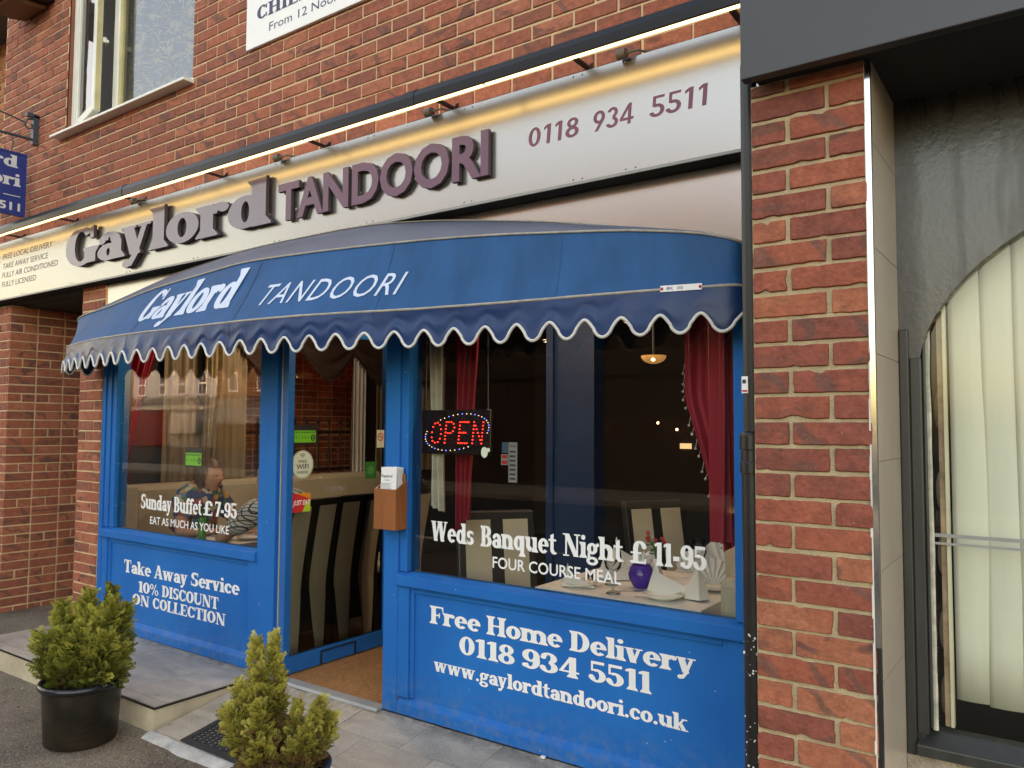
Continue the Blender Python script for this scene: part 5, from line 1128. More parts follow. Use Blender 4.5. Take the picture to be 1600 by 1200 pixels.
# chairs
chairs = 'high backed cream and black dining chairs'
M_chblk = mat("black_leather", (.012, .011, .010), .45, var=.1)
def make_chair(label):
    """seat faces +x; origin on the floor"""
    t = thing('dining_chair', label, 'chair', (0, 0, 0), chairs)
    def bx(z): return -.20-.10*(max(0, z-.45)/.55)**1.2-.03*((.45-z)/.45 if z < .45 else 0)
    def slab(y0, y1, z0, z1, d0, d1, taper=0.0):
        g = MB(); n = 12; vs = []
        for k in range(n+1):
            z = z0+(z1-z0)*k/n; x = bx(z); tp = taper*max(0, 1-(z-z0)/(.45))**1.5 if taper else 0; w = (y1-y0)*tp*.5
            vs += [(x+d0, y0+w, z), (x+d1, y0+w, z), (x+d1, y1-w, z), (x+d0, y1-w, z)]
        g.add(vs, [(k*4+i, k*4+(i+1) % 4, k*4+4+(i+1) % 4, k*4+4+i) for k in range(n) for i in range(4)]+[(3, 2, 1, 0), (n*4, n*4+1, n*4+2, n*4+3)]); return g
    part('backrest', slab(-.215, .215, .16, 1.0, -.028, .028), M_chblk, t, bevel=.008)
    for y0 in (-.175, .035):
        g = slab(y0, y0+.14, .05, .955, -.034, -.0285, .55); g2 = slab(y0, y0+.14, .47, .955, .0285, .034); o = len(g.v); g.v += g2.v; g.f += [tuple(i+o for i in f) for f in g2.f]; g.c += g2.c; g.mi += g2.mi
        part('back_panel', g, M_cream, t)
    g = MB(); g.box(-.19, .22, -.21, .21, .40, .47); part('seat', g, M_cream, t, bevel=.02)
    for y in (-.18, .18):
        g = MB(); g.box(.17, .205, y-.018, y+.018, 0, .40); part('leg', g, M_chblk, t)
        g = MB(); g.add([(-.27, y-.018, 0), (-.235, y-.018, 0), (-.235, y+.018, 0), (-.27, y+.018, 0), (-.235, y-.018, .40), (-.19, y-.018, .40), (-.19, y+.018, .40), (-.235, y+.018, .40)], [(0, 3, 2, 1), (4, 5, 6, 7), (0, 1, 5, 4), (1, 2, 6, 5), (2, 3, 7, 6), (3, 0, 4, 7)]); part('leg', g, M_chblk, t)
    return t
def dup(o, parent=None):
    c = o.copy(); COL.objects.link(c)
    if parent is not None: c.parent = parent
    for ch in list(o.children): dup(ch, c)
    return c
def place(o, x, y, rot, label=None):
    o.location = (x, y, -.02); o.rotation_euler = (0, 0, rot)
    if label: o['label'] = label
proto = make_chair('high backed chair just inside the door glass, nearest the door post')
bpy.context.view_layer.update()
spots = [(-4.20, 3.34, pi+radians(2), None), (-4.22, 3.80, pi-radians(3), 'high backed chair behind the door glass, second from the door post'),
         (-2.36, 3.31, radians(-40), 'high backed cream chair behind the large white lettering in the right window'),
         (-1.90, 4.42, radians(-33), 'high backed cream chair farther back beyond the flower vase'), (-4.25, 4.32, pi+radians(4), 'high backed chair behind the door glass, farthest from the door post')]
for i, (x, y, r, lb_) in enumerate(spots):
    ch = proto if i == 0 else dup(proto); place(ch, x, y, r, lb_)
# tables
def table(name, label, x0, x1, y0, y1, z, drop):
    t = thing('table', label, 'table', ((x0+x1)/2, (y0+y1)/2, -.02))
    g = MB(); g.box(x0+.02, x1-.02, y0+.02, y1-.02, z-.035, z-.004); part('tabletop', g, M_chblk, t)
    g = MB(); g.box((x0+x1)/2-.04, (x0+x1)/2+.04, (y0+y1)/2-.04, (y0+y1)/2+.04, .02, z-.036); g.box((x0+x1)/2-.22, (x0+x1)/2+.22, (y0+y1)/2-.22, (y0+y1)/2+.22, -.02, .02); part('pedestal', g, M_chblk, t)
    return t
def tcloth(label, x0, x1, y0, y1, z, drop):
    g = MB(); per = []; n = 20
    for e in range(4):
        for i in range(n):
            s = i/n; per.append(((x0+(x1-x0)*s, y0), (x1, y0+(y1-y0)*s), (x1-(x1-x0)*s, y1), (x0, y1-(y1-y0)*s))[e])
    M_ = len(per); vs = [(x, y, z) for x, y in per]; cx, cy = (x0+x1)/2, (y0+y1)/2
    for k in (1, 2, 3):
        for i, (x, y) in enumerate(per):
            w = .012*k*(.4+sin(i*1.25)*.6+(1.6 if i % n == 0 else 0)*.6); ln = sqrt((x-cx)**2+(y-cy)**2)
            vs.append((x+(x-cx)/ln*w, y+(y-cy)/ln*w, z-drop*k/3))
    g.add(vs, [tuple(range(M_))]+[(k*M_+i, k*M_+(i+1) % M_, (k+1)*M_+(i+1) % M_, (k+1)*M_+i) for k in range(3) for i in range(M_)])
    return mesh_thing('tablecloth', g, M_cloth, label, 'tablecloth', (cx, cy, z))
TZ = .705
table('table', 'table laid for dinner at the right window', -2.0, -1.24, 3.07, 3.78, TZ, .2); tcloth('white tablecloth on the table laid at the right window', -2.02, -1.22, 3.05, 3.80, TZ, .22)
table('table', 'table of the seated couple at the left window', -4.98, -4.52, 3.08, 3.78, .655, .2); tcloth('white tablecloth under the green vase at the left window', -5.0, -4.5, 3.06, 3.80, .655, .2)
def plate(label, x, y, z, r, grp='white plates on the laid table'):
    g = MB(); g.lathe((x, y, z), [(.001, .004), (r*.62, .004), (r*.68, .008), (r, .020), (r, .024), (r*.66, .013), (r*.6, .009), (.001, .009)], 36); return mesh_thing('plate', g, M_china, label, 'plate', (x, y, z), grp, smooth=True)
def napkin(label, x, y, z, r, h, rot, folds=9):
    g = MB(); a0 = radians(rot)
    def f(i, j):
        a = (i-.5)*pi*.94; q = r*(.12+.88*j); zz = (i*folds) % 1; off = .014*(abs(zz-.5)*4-1)*j
        return (x+q*sin(a)*cos(a0)-off*sin(a0), y+q*sin(a)*sin(a0)+off*cos(a0), z+.004+h*j*cos(a)*.98+.01)
    g.grid(f, folds*6, 6); return mesh_thing('napkin', g, M_cloth, label, 'napkin', (x, y, z), 'folded white napkins on the laid table', solid=.0015)
def cone_napkin(label, x, y, z, h, w, rot):
    g = MB(); a = radians(rot); c, s = cos(a), sin(a); T = lambda p, q, r_: (x+p*c-q*s, y+p*s+q*c, z+r_)
    g.add([T(0, 0, h), T(-w*.25, -w*.3, .01), T(w*.15, -w*.34, .006), T(w*1.5, -w*.1, .004), T(w*.3, w*.34, .006), T(-w*.3, w*.2, .01), T(w*.1, -.02, h*.62)], [(0, 1, 2), (0, 2, 6), (6, 2, 3), (0, 6, 4), (6, 3, 4), (0, 4, 5), (0, 5, 1)])
    return mesh_thing('napkin', g, M_cloth, label, 'napkin', (x, y, z), 'folded white napkins on the laid table', solid=.0015)
plate('white side plate nearest the window glass on the laid table', -1.435, 3.16, TZ, .088); plate('white plate under the fan napkin at the far right of the laid table', -1.33, 3.48, TZ, .10); plate('white plate at the far left of the laid table', -1.80, 3.55, TZ, .10)
cone_napkin('pointed white napkin standing beside the side plate', -1.50, 3.24, TZ, .155, .15, 12); napkin('fan folded napkin standing on the right plate', -1.33, 3.48, TZ+.01, .105, 1.0*.12, 35); napkin('tall fan folded napkin behind the fan on the right plate', -1.36, 3.70, TZ+.02, .14, .17, 20); cone_napkin('pointed white napkin at the left of the laid table', -1.84, 3.40, TZ, .15, .13, 30); cone_napkin('leaning white napkin behind the purple candle glass', -1.70, 3.62, TZ, .20, .11, 200)
g = MB(); g.lathe((-1.615, 3.32, TZ), [(.001, .002), (.032, .002), (.038, .008), (.056, .04), (.060, .065), (.05, .095), (.038, .108), (.034, .105), (.045, .09), (.05, .06), (.03, .015), (.001, .012)], 28)
m, n, l, p = nodes("purple_glass"); p.inputs['Base Color'].default_value = (.10, .03, .55, 1); p.inputs['Roughness'].default_value = .05; p.inputs['Transmission Weight'].default_value = .35
mesh_thing('candle_glass', g, m, 'round purple glass candle holder on the laid table', 'candle holder', (-1.615, 3.32, TZ), smooth=True)
for x, y, lb_ in ((-1.555, 3.37, 'white salt pot right beside the purple candle glass'), (-1.585, 3.43, 'white pepper pot behind the purple candle glass')):
    g = MB(); g.lathe((x, y, TZ), [(.001, .001), (.024, .001), (.026, .02), (.02, .05), (.014, .075), (.017, .085), (.012, .098), (.001, .1)], 20); mesh_thing('salt_pot', g, M_china, lb_, 'cruet', (x, y, TZ), smooth=True)
napkin('low fan folded napkin at the back right corner of the laid table', -1.52, 3.72, TZ+.005, .10, .12, 50); cone_napkin('pointed napkin at the back left of the laid table', -1.92, 3.66, TZ, .17, .13, 60); cone_napkin('small pointed napkin at the front left corner of the laid table', -1.90, 3.14, TZ, .11, .09, 20)
plate('white plate under the pointed napkin at the front left of the laid table', -1.86, 3.18, TZ, .085)
cone_napkin('pointed napkin right of the side plate at the near right corner', -1.30, 3.22, TZ, .16, .13, 150); cone_napkin('pointed napkin in the middle of the laid table', -1.66, 3.44, TZ, .15, .11, 80); napkin('fan folded napkin behind the purple candle glass', -1.72, 3.52, TZ, .085, .11, 15)
def wine(label, x, y, z):
    g = MB(); g.lathe((x, y, z), [(.001, .002), (.033, .003), (.006, .012), (.0045, .08), (.012, .09), (.034, .115), (.040, .145), (.036, .185), (.032, .20), (.031, .20), (.038, .145), (.03, .115), (.001, .098)], 24); return mesh_thing('wine_glass', g, glass_mat("wine_glass", (.97, .97, .97), 0, 1.22), label, 'glass', (x, y, z), 'wine glasses on the laid table', smooth=True)
wine('wine glass on the laid table, near the window side left of the plate', -1.66, 3.13, TZ); wine('wine glass left of the purple candle glass', -1.76, 3.30, TZ); wine('wine glass behind the flower vase', -1.46, 3.62, TZ)
fv = thing('flower_vase', 'small vase with pink red flowers on the laid table', 'flowers', (-1.62, 3.50, TZ))
g = MB(); g.lathe((-1.62, 3.50, TZ), [(.001, .001), (.025, .001), (.03, .03), (.016, .09), (.02, .11), (.016, .11), (.012, .09)], 20); part('vase', g, M_china, fv, smooth=True)
g = MB(); fl2 = MB(); R = random.Random(9)
for i in range(8):
    a = R.random()*6.3; q = Vector((-1.62+.05*cos(a)*R.random()**.5, 3.50+.05*sin(a), TZ+R.uniform(.17, .23))); g.tube([(-1.62, 3.50, TZ+.09), Vector((-1.62, 3.50, TZ+.15)).lerp(q, .5), q], .002, 5)
    for k in range(14):
        d = Vector((R.gauss(0, 1), R.gauss(0, 1), R.gauss(0, .8))).normalized(); s = d.orthogonal().normalized()*.007; fl2.add([q, q+d*.007+s*.8, q+d*.016, q+d*.007-s*.8], [(0, 1, 2, 3)])
    for k in range(3):
        t = R.uniform(.3, .8); p = Vector((-1.62, 3.5, TZ+.1)).lerp(q, t); d = Vector((R.gauss(0, 1), R.gauss(0, 1), .4)).normalized(); s = d.orthogonal().normalized()*.006; g.add([p, p+d*.015+s, p+d*.035, p+d*.015-s], [(0, 1, 2, 3)])
part('stem', g, mat("flower_stem", (.05, .14, .03), .6), fv); part('blossom', fl2, mat("pink_red_petals", (.50, .06, .08), .6, var=.3, vscale=40), fv)
for i, (x, y, r) in enumerate(((-1.70, 3.16, 35), (-1.55, 3.12, 20))):
    g = MB(); a = radians(r); d = Vector((cos(a), sin(a), 0)); s = Vector((-sin(a), cos(a), 0)); p = Vector((x, y, TZ+.003)); g.add([p-s*.004, p+d*.11-s*.003, p+d*.12-s*.010, p+d*.19-s*.008, p+d*.19+s*.006, p+d*.12+s*.008, p+d*.11+s*.003, p+s*.004], [tuple(range(8))])
    mesh_thing('knife' if i else 'fork', g, mat("cutlery_steel", (.6, .6, .6), .2, metal=1), ('knife' if i else 'fork')+' lying on the white cloth near the window', 'cutlery', (x, y, TZ), solid=.002)
# round backed cream chair and red curtain at the right edge of the right window
rc = thing('armchair', 'cream upholstered chair end under the red curtain at the right window edge', 'chair', (-1.1, 3.45, -.02))
g = MB(); g.box(-1.175, -.985, 3.12, 3.85, .02, .83); part('seat', g, M_cream, rc, bevel=.03)
g = MB(); g.lathe((-1.09, 3.40, .84), [(.001, -.16), (.10, -.15), (.145, -.06), (.15, .04), (.11, .12), (.001, .15)], 28); part('cushion', g, M_cream, rc, smooth=True)
curtain('curtain', 'red curtain tied back at the right edge of the right window', -1.15, 3.05, 3.20, .98, 2.3, M_redc, .03, 20)
g = MB()
def rcur(i, j):
    z = 1.03+1.25*j; w = .33*(.5+.5*min(1, max(0, (z-1.08)/.5))); x = -1.0-w*i; return (x, 3.15+.022*sin(i*26+sin(j*4))+.01*sin(i*55), z-.10*i*(1-j)**4)
g.grid(rcur, 90, 26); mesh_thing('curtain', g, M_redc, 'wide red curtain with bead trim hanging beside the laid table', 'curtain', (-1.1, 3.15, 1.0), smooth=True)
g = MB(); R = random.Random(6)
for i in range(16):
    y = 1.0-i/16; p = Vector(rcur(1, y*.55)); L = R.uniform(.01, .05); g.ball(p-Vector((.004, .01, L)), .006, 5); g.tube([p, p-Vector((.004, .01, L))], .0012, 4)
mesh_thing('bead_trim', g, mat("glass_beads", (.5, .45, .4), .2), 'hanging glass bead trim along the edge of the right red curtain', 'bead trim', (-1.3, 3.14, 1.2))
# left side of the right window: drape, red curtain, LED sign, window stickers
def lc(i, j): z = .98+1.2*j; return (-2.625+.17*i*(.6+.4*j), 3.20+.02*sin(i*24+sin(j*5)), z-.10*(1-i)*(1-j)**3)
g = MB(); g.grid(lc, 70, 20); mesh_thing('curtain', g, M_redc, 'red curtain hanging behind the lit sign in the right window', 'curtain', (-2.5, 3.2, 1.0), smooth=True)
def ld(i, j): z = 1.03+.95*j; return (-2.725+.095*i+.02*(1-j), 3.10+.016*sin(i*16+j*3), z-.03*i*(1-j))
g = MB(); g.grid(ld, 30, 24); g.m = 0; mesh_thing('drape', g, mat("cream_flower_drape", (.58, .54, .44), .8, var=.3, vscale=9), 'narrow cream drape with small flowers behind the door post edge of the right window', 'curtain', (-2.68, 3.1, 1.03), smooth=True)
ls = thing('led_sign', 'glowing red OPEN sign with blue and white dots in the right window', 'sign', (-2.5, 3.05, 1.3))
g = MB(); g.box(-2.735, -2.285, 3.055, 3.075, 1.30, 1.525); part('sign_board', g, mat("smoked_black_panel", (.010, .010, .011), .2), ls, bevel=.006)
LET = {'O': [(0, .25), (.08, .08), (.25, 0), (.45, .03), (.58, .2), (.62, .42), (.6, .65), (.5, .86), (.33, .97), (.15, .93), (.04, .76), (-.01, .5)], 'P': [(0, i/6) for i in range(7)]+[(.17, 1), (.34, 1), (.5, .92), (.58, .74), (.5, .56), (.34, .47), (.17, .47)], 'E': [(0, i/6) for i in range(7)]+[(i*.14, 0) for i in range(1, 5)]+[(i*.14, .5) for i in range(1, 4)]+[(i*.14, 1) for i in range(1, 5)], 'N': [(0, i/6) for i in range(7)]+[(.6, i/6) for i in range(7)]+[(.6*k/6, 1-k/6) for k in range(1, 6)]}
g = MB()
for q, ch in enumerate('OPEN'):
    for a, b in LET[ch]: g.ball((-2.665+.089*q+.1*a*.95+.012*b, 3.052, 1.358+.105*b), .0033, 6)
part('red_dot', g, mat("led_red", (.3, .01, .01), .5, emit=(1, .03, .02), estr=.75), ls)
gw = MB(); gb = MB()
for k in range(44):
    a = 2*pi*k/44+.1; x, z = -2.50+.205*cos(a)+.0*sin(a), 1.412+.088*sin(a)+.028*cos(a)
    if (abs(z-1.41) < .062 and abs(x+2.5) < .185) or z > 1.52 or z < 1.305: continue
    (gb if k % 3 == 0 else gw).ball((x, 3.052, z), .0024, 6)
part('white_dot', gw, mat("led_white", (.5, .5, .4), .5, emit=(1, .8, .55), estr=.22), ls); part('blue_dot', gb, mat("led_blue", (.1, .1, .5), .5, emit=(.06, .10, 1), estr=.8), ls)
g = MB(); g.tube([(-2.715, 3.066, 1.525), (-2.71, 3.066, 2.1)], .003, 5); g.tube([(-2.31, 3.066, 1.525), (-2.315, 3.066, 2.1)], .003, 5); part('cord', g, M_black, ls)
g = MB(); V = lambda x0, x1, z0, z1, y=2.9925: g.quad((x0, y, z0), (x1, y, z0), (x1, y, z1), (x0, y, z1))
V(-2.135, -2.085, 1.182, 1.368); g.m = 1; 
for i in range(7): V(-2.128, -2.095, 1.195+.021*i, 1.203+.021*i, 2.992)
put(g, sfit('PUSH', -2.128, -2.092, 1.345, .012, .02), on_front(2.992)); g.m = 0; V(-2.178, -2.137, 1.262, 1.312); g.m = 2; V(-2.174, -2.141, 1.266, 1.282, 2.992); V(-2.174, -2.141, 1.294, 1.308, 2.992); g.m = 3; V(-2.172, -2.137, 1.318, 1.368)
part('window_sticker', g, [mat("dull_white_sticker", (.34, .34, .33), .6), M_ink, M_red, mat("blue_sticker", (.05, .12, .2), .5)], wR)
g = MB(); put(g, ([(-2.275+.020*cos(a*pi/8), 1.318+.026*sin(a*pi/8)) for a in range(16)], [tuple(range(16))]), on_front(2.9905)); put(g, ([(-2.252+.011*cos(a*pi/8), 1.33+.010*sin(a*pi/8)) for a in range(16)], [tuple(range(16))]), on_front(2.990)); part('torn_sticker', g, M_pale, wR)
# deep interior: blue post, ceiling spots (near ones added fill), wall lamp, far lights
g = MB(); g.box(-3.05, -2.72, 4.85, 5.0, -.02, 2.45); g.box(-3.11, -3.052, 4.83, 5.0, -.02, 2.45); mesh_thing('blue_post', g, mat('dim_blue_paint', (.0, .03, .11), .5), 'dim blue post standing deep inside behind the right window', 'post', (-2.9, 4.9, 0))  # blue darkened in the paint for the dimness deep inside
M_spot = mat("spot_lens", (.8, .8, .7), .5, emit=(1, .85, .6), estr=2.5)
for x, y, lb_ in ((-4.9, 7.6, 'left'), (-3.35, 6.6, 'second'), (-3.05, 7.4, 'third'), (-2.55, 7.9, 'fourth'), (-5.25, 4.1, 'near'), (-4.55, 3.75, 'near'), (-1.75, 3.6, 'near'), (-2.95, 3.6, 'near')):
    t = thing('ceiling_spot', 'small lit ceiling spotlight in the dark room, near ones added as fill', 'ceiling light', (x, y, 2.43), 'ceiling spotlights')
    g = MB(); g.lathe((x, y, 2.43), [(.001, .0), (.022, .0), (.022, .012)], 12); part('lens', g, M_spot, t); g = MB(); g.lathe((x, y, 2.43), [(.024, -.004), (.036, -.004), (.038, .015)], 14); part('ring', g, M_grey, t)
    if lb_ == 'near':  # unseen lamps added to brighten the couple, the laid table and the chairs
        pl = bpy.data.lights.new('added_fill_glow', 'POINT'); pl.energy = 2.0 if x < -4 else (2.6 if x < -2.5 else 1.6); pl.color = (1, .82, .6); pl.shadow_soft_size = .05; po = bpy.data.objects.new('added_fill_glow', pl); COL.objects.link(po); po.parent = t; po.location = (0, 0, -.06)
for x, z in ((-4.98, 1.47), (-4.12, 1.50), (-3.87, 1.42), (-3.64, 1.49), (-3.40, 1.42), (-3.2, 1.45)):
    t = thing('wall_bulb', 'tiny warm bulb glowing on the dark rear wall', 'bulb', (x, 8.95, z), 'bulbs on the rear wall')
    g = MB(); g.ball((x, 8.95, z), .016, 8); part('bulb', g, mat("bulb_glow", (.8, .6, .3), .5, emit=(1, .7, .35), estr=.7), t); g = MB(); g.tube([(x, 8.95, z+.02), (x, 9.08, z+.03)], .008, 6); part('holder', g, M_black, t)
lt = thing('wall_lamp', 'amber shell shaped lamp glowing near the top of the right window', 'wall lamp', (-2.075, 4.45, 1.88))
g = MB(); lx, ly, lz = -2.075, 4.45, 1.885; g.grid(lambda i, j: (lx+.078*cos(pi*i*2)*sin(pi*.5*j), ly+.078*sin(pi*i*2)*sin(pi*.5*j), lz-.05*cos(pi*.5*j)), 24, 6); part('shade', g, mat("amber_shell", (.6, .35, .12), .5, var=.5, vscale=30, emit=(1, .55, .18), estr=.03), lt, smooth=True)
g = MB(); g.ball((lx+.02, ly-.05, lz-.02), .018, 8); part('bulb', g, mat("amber_bulb", (.8, .5, .2), .5, emit=(1, .75, .35), estr=.9), lt); g = MB(); g.tube([(lx, ly, lz), (lx, ly, 2.45)], .008, 6); part('stem', g, M_black, lt)
g = MB(); g.box(-3.88, -3.74, 9.06, 9.09, 1.185, 1.25); mesh_thing('lit_sign', g, mat("lit_sign_face", (.6, .5, .3), .5, emit=(1, .75, .4), estr=.08), 'small lit yellowish sign on the dark rear wall', 'sign', (-3.8, 9.07, 1.2))
# green vase with stems on the couple's table
gv = thing('green_vase', 'green glass vase with leafy stems on the couple\'s table', 'vase', (-4.80, 3.16, .655))
g = MB(); g.lathe((-4.80, 3.16, .655), [(.001, .002), (.03, .002), (.026, .05), (.02, .10), (.03, .16), (.026, .16), (.016, .10), (.02, .05), (.001, .01)], 20); part('vase', g, mat("green_glass", (.03, .30, .05), .08), gv, smooth=True)
g = MB(); R = random.Random(19)
for i in range(26):
    d = Vector((R.gauss(0, .35), R.gauss(0, .35), 1)).normalized(); p = Vector((-4.80, 3.16, .81)); q = p+d*R.uniform(.05, .14); s = d.orthogonal().normalized()*.006; g.add([p, p.lerp(q, .5)+s, q, p.lerp(q, .5)-s], [(0, 1, 2, 3)])
part('stem', g, mat("vase_leaves", (.04, .16, .03), .6), gv)
plate('white plate in front of the man on the couple\'s table', -4.62, 3.42, .655, .10, 'plates at the left window')
# ---------------------------------------------------------------- the couple
def skin(name, pts, edges, root, m, parent=None, sub=2):
    me = bpy.data.meshes.new(name); o0 = origin(parent) if parent else Vector((0, 0, 0)); ks = list(pts); ix = {k: i for i, k in enumerate(ks)}
    me.from_pydata([tuple(Vector(pts[k][:3])-o0) for k in ks], [(ix[a], ix[b]) for a, b in edges], []); me.materials.append(m)
    o = bpy.data.objects.new(name, me); COL.objects.link(o)
    sk = o.modifiers.new('skin', 'SKIN'); sk.use_smooth_shade = True
    for k, v in zip(ks, me.skin_vertices[0].data): r = pts[k][3]; v.radius = (r if not isinstance(r, tuple) else r[0], r if not isinstance(r, tuple) else r[1]); v.use_root = (k == root)
    sb = o.modifiers.new('sub', 'SUBSURF'); sb.levels = sub; sb.render_levels = sub
    bpy.context.view_layer.update(); dg = bpy.context.evaluated_depsgraph_get(); ev = bpy.data.meshes.new_from_object(o.evaluated_get(dg)); ev.name = name
    o.modifiers.clear(); o.data = ev; bpy.data.meshes.remove(me); ev.materials.clear(); ev.materials.append(m)
    for p in ev.polygons: p.use_smooth = True
    o.parent = parent; return o
def head_into(o, c, face, up_, size, parent_o):
    """sculpted head (brow, nose, chin, jaw) joined into the body mesh"""
    f = Vector(face).normalized(); u = Vector(up_); u = (u-f*u.dot(f)).normalized(); s = u.cross(f)
    bm = bmesh.new(); bm.from_mesh(o.data); NU, NV = 36, 28; vs = []
    gs = lambda x, m_, w: math.exp(-((x-m_)/w)**2)
    for j in range(NV+1):
        th = pi*j/NV
        for i in range(NU):
            a = 2*pi*i/NU; x, y, z = sin(th)*cos(a), sin(th)*sin(a), cos(th)
            px_, py_, pz_ = x*.096, y*.076, z*.122
            if z < 0: k = 1-.30*(-z)**1.6; py_ *= k; px_ *= (1-.10*(-z)) if x > 0 else (1-.35*(-z))
            if x > 0:
                w = gs(a if a < pi else a-2*pi, 0, .20)
                px_ += .026*w*gs(z, -.12, .17)+.007*w*gs(z, .05, .15); px_ += .012*gs(a if a < pi else a-2*pi, 0, .5)*gs(z, -.82, .16)
                px_ += .006*gs(a if a < pi else a-2*pi, 0, .28)*gs(z, -.47, .08)-.004*gs(a if a < pi else a-2*pi, 0, .3)*gs(z, -.40, .025)
                for e in (.42, -.42): px_ -= .010*gs(a if a < pi else a-2*pi, e, .18)*gs(z, .06, .10)
                px_ += .006*gs(z, .22, .08)
            for e in (1.65, -1.65): py_ += (.016 if e > 0 else -.016)*gs(a if a < pi else a-2*pi, e, .16)*gs(z, -.08, .24)
            p = Vector(c)+(f*px_+s*py_+u*pz_)*size - origin(o); vs.append(bm.verts.new(p))
    for j in range(NV):
        for i in range(NU):
            q = [vs[j*NU+i], vs[j*NU+(i+1) % NU], vs[(j+1)*NU+(i+1) % NU], vs[(j+1)*NU+i]]
            fc = bm.faces.new(q[::-1]); fc.smooth = True
    bmesh.ops.remove_doubles(bm, verts=bm.verts, dist=1e-5); bm.to_mesh(o.data); bm.free()
    return f, s, u
M_skin = mat("skin", (.44, .22, .14), .55, var=.06); M_hair = mat("light_brown_hair", (.085, .048, .022), .5, var=.45, vscale=5, stretch=(25, 25, 2)); M_hair2 = mat("grey_hair", (.18, .16, .14), .6, var=.2)
def floral():
    m, n, l, p = nodes("floral_blouse"); tc = n.new("ShaderNodeTexCoord"); v = n.new("ShaderNodeTexVoronoi"); v.inputs['Scale'].default_value = 26; l.new(tc.outputs['Object'], v.inputs['Vector']); sp = n.new("ShaderNodeSeparateColor"); l.new(v.outputs['Color'], sp.inputs[0])
    cr = n.new("ShaderNodeValToRGB"); cr.color_ramp.interpolation = 'CONSTANT'; e = cr.color_ramp.elements; e[0].color = (.03, .06, .15, 1); e[1].position = .3; e[1].color = (.10, .18, .32, 1)
    for pos, c in ((.5, (.40, .26, .07, 1)), (.65, (.42, .38, .30, 1)), (.78, (.33, .07, .05, 1)), (.88, (.08, .16, .08, 1))): x = e.new(pos); x.color = c
    l.new(sp.outputs[0], cr.inputs[0]); l.new(cr.outputs[0], p.inputs['Base Color']); p.inputs['Roughness'].default_value = .8; return m
def checks():
    m, n, l, p = nodes("checked_shirt"); tc = n.new("ShaderNodeTexCoord"); rot = n.new("ShaderNodeMapping"); rot.inputs['Rotation'].default_value = (.5, .35, .6); l.new(tc.outputs['Object'], rot.inputs[0]); s = n.new("ShaderNodeSeparateXYZ"); l.new(rot.outputs[0], s.inputs[0]); mn = None
    for k in (0, 1, 2):
        a = n.new("ShaderNodeMath"); a.operation = 'MULTIPLY'; l.new(s.outputs[k], a.inputs[0]); a.inputs[1].default_value = 38
        b = n.new("ShaderNodeMath"); b.operation = 'FRACT'; l.new(a.outputs[0], b.inputs[0]); c = n.new("ShaderNodeMath"); c.operation = 'LESS_THAN'; l.new(b.outputs[0], c.inputs[0]); c.inputs[1].default_value = .24
        if mn is None: mn = c
        elif k == 2:
            d = n.new("ShaderNodeMath"); d.operation = 'MAXIMUM'; l.new(mn.outputs[0], d.inputs[0]); l.new(c.outputs[0], d.inputs[1]); mn = d
        
    mx = n.new("ShaderNodeMix"); mx.data_type = 'RGBA'; l.new(mn.outputs[0], mx.inputs[0]); mx.inputs[6].default_value = (.62, .60, .54, 1); mx.inputs[7].default_value = (.05, .045, .05, 1); l.new(mx.outputs[2], p.inputs['Base Color']); p.inputs['Roughness'].default_value = .85; return m
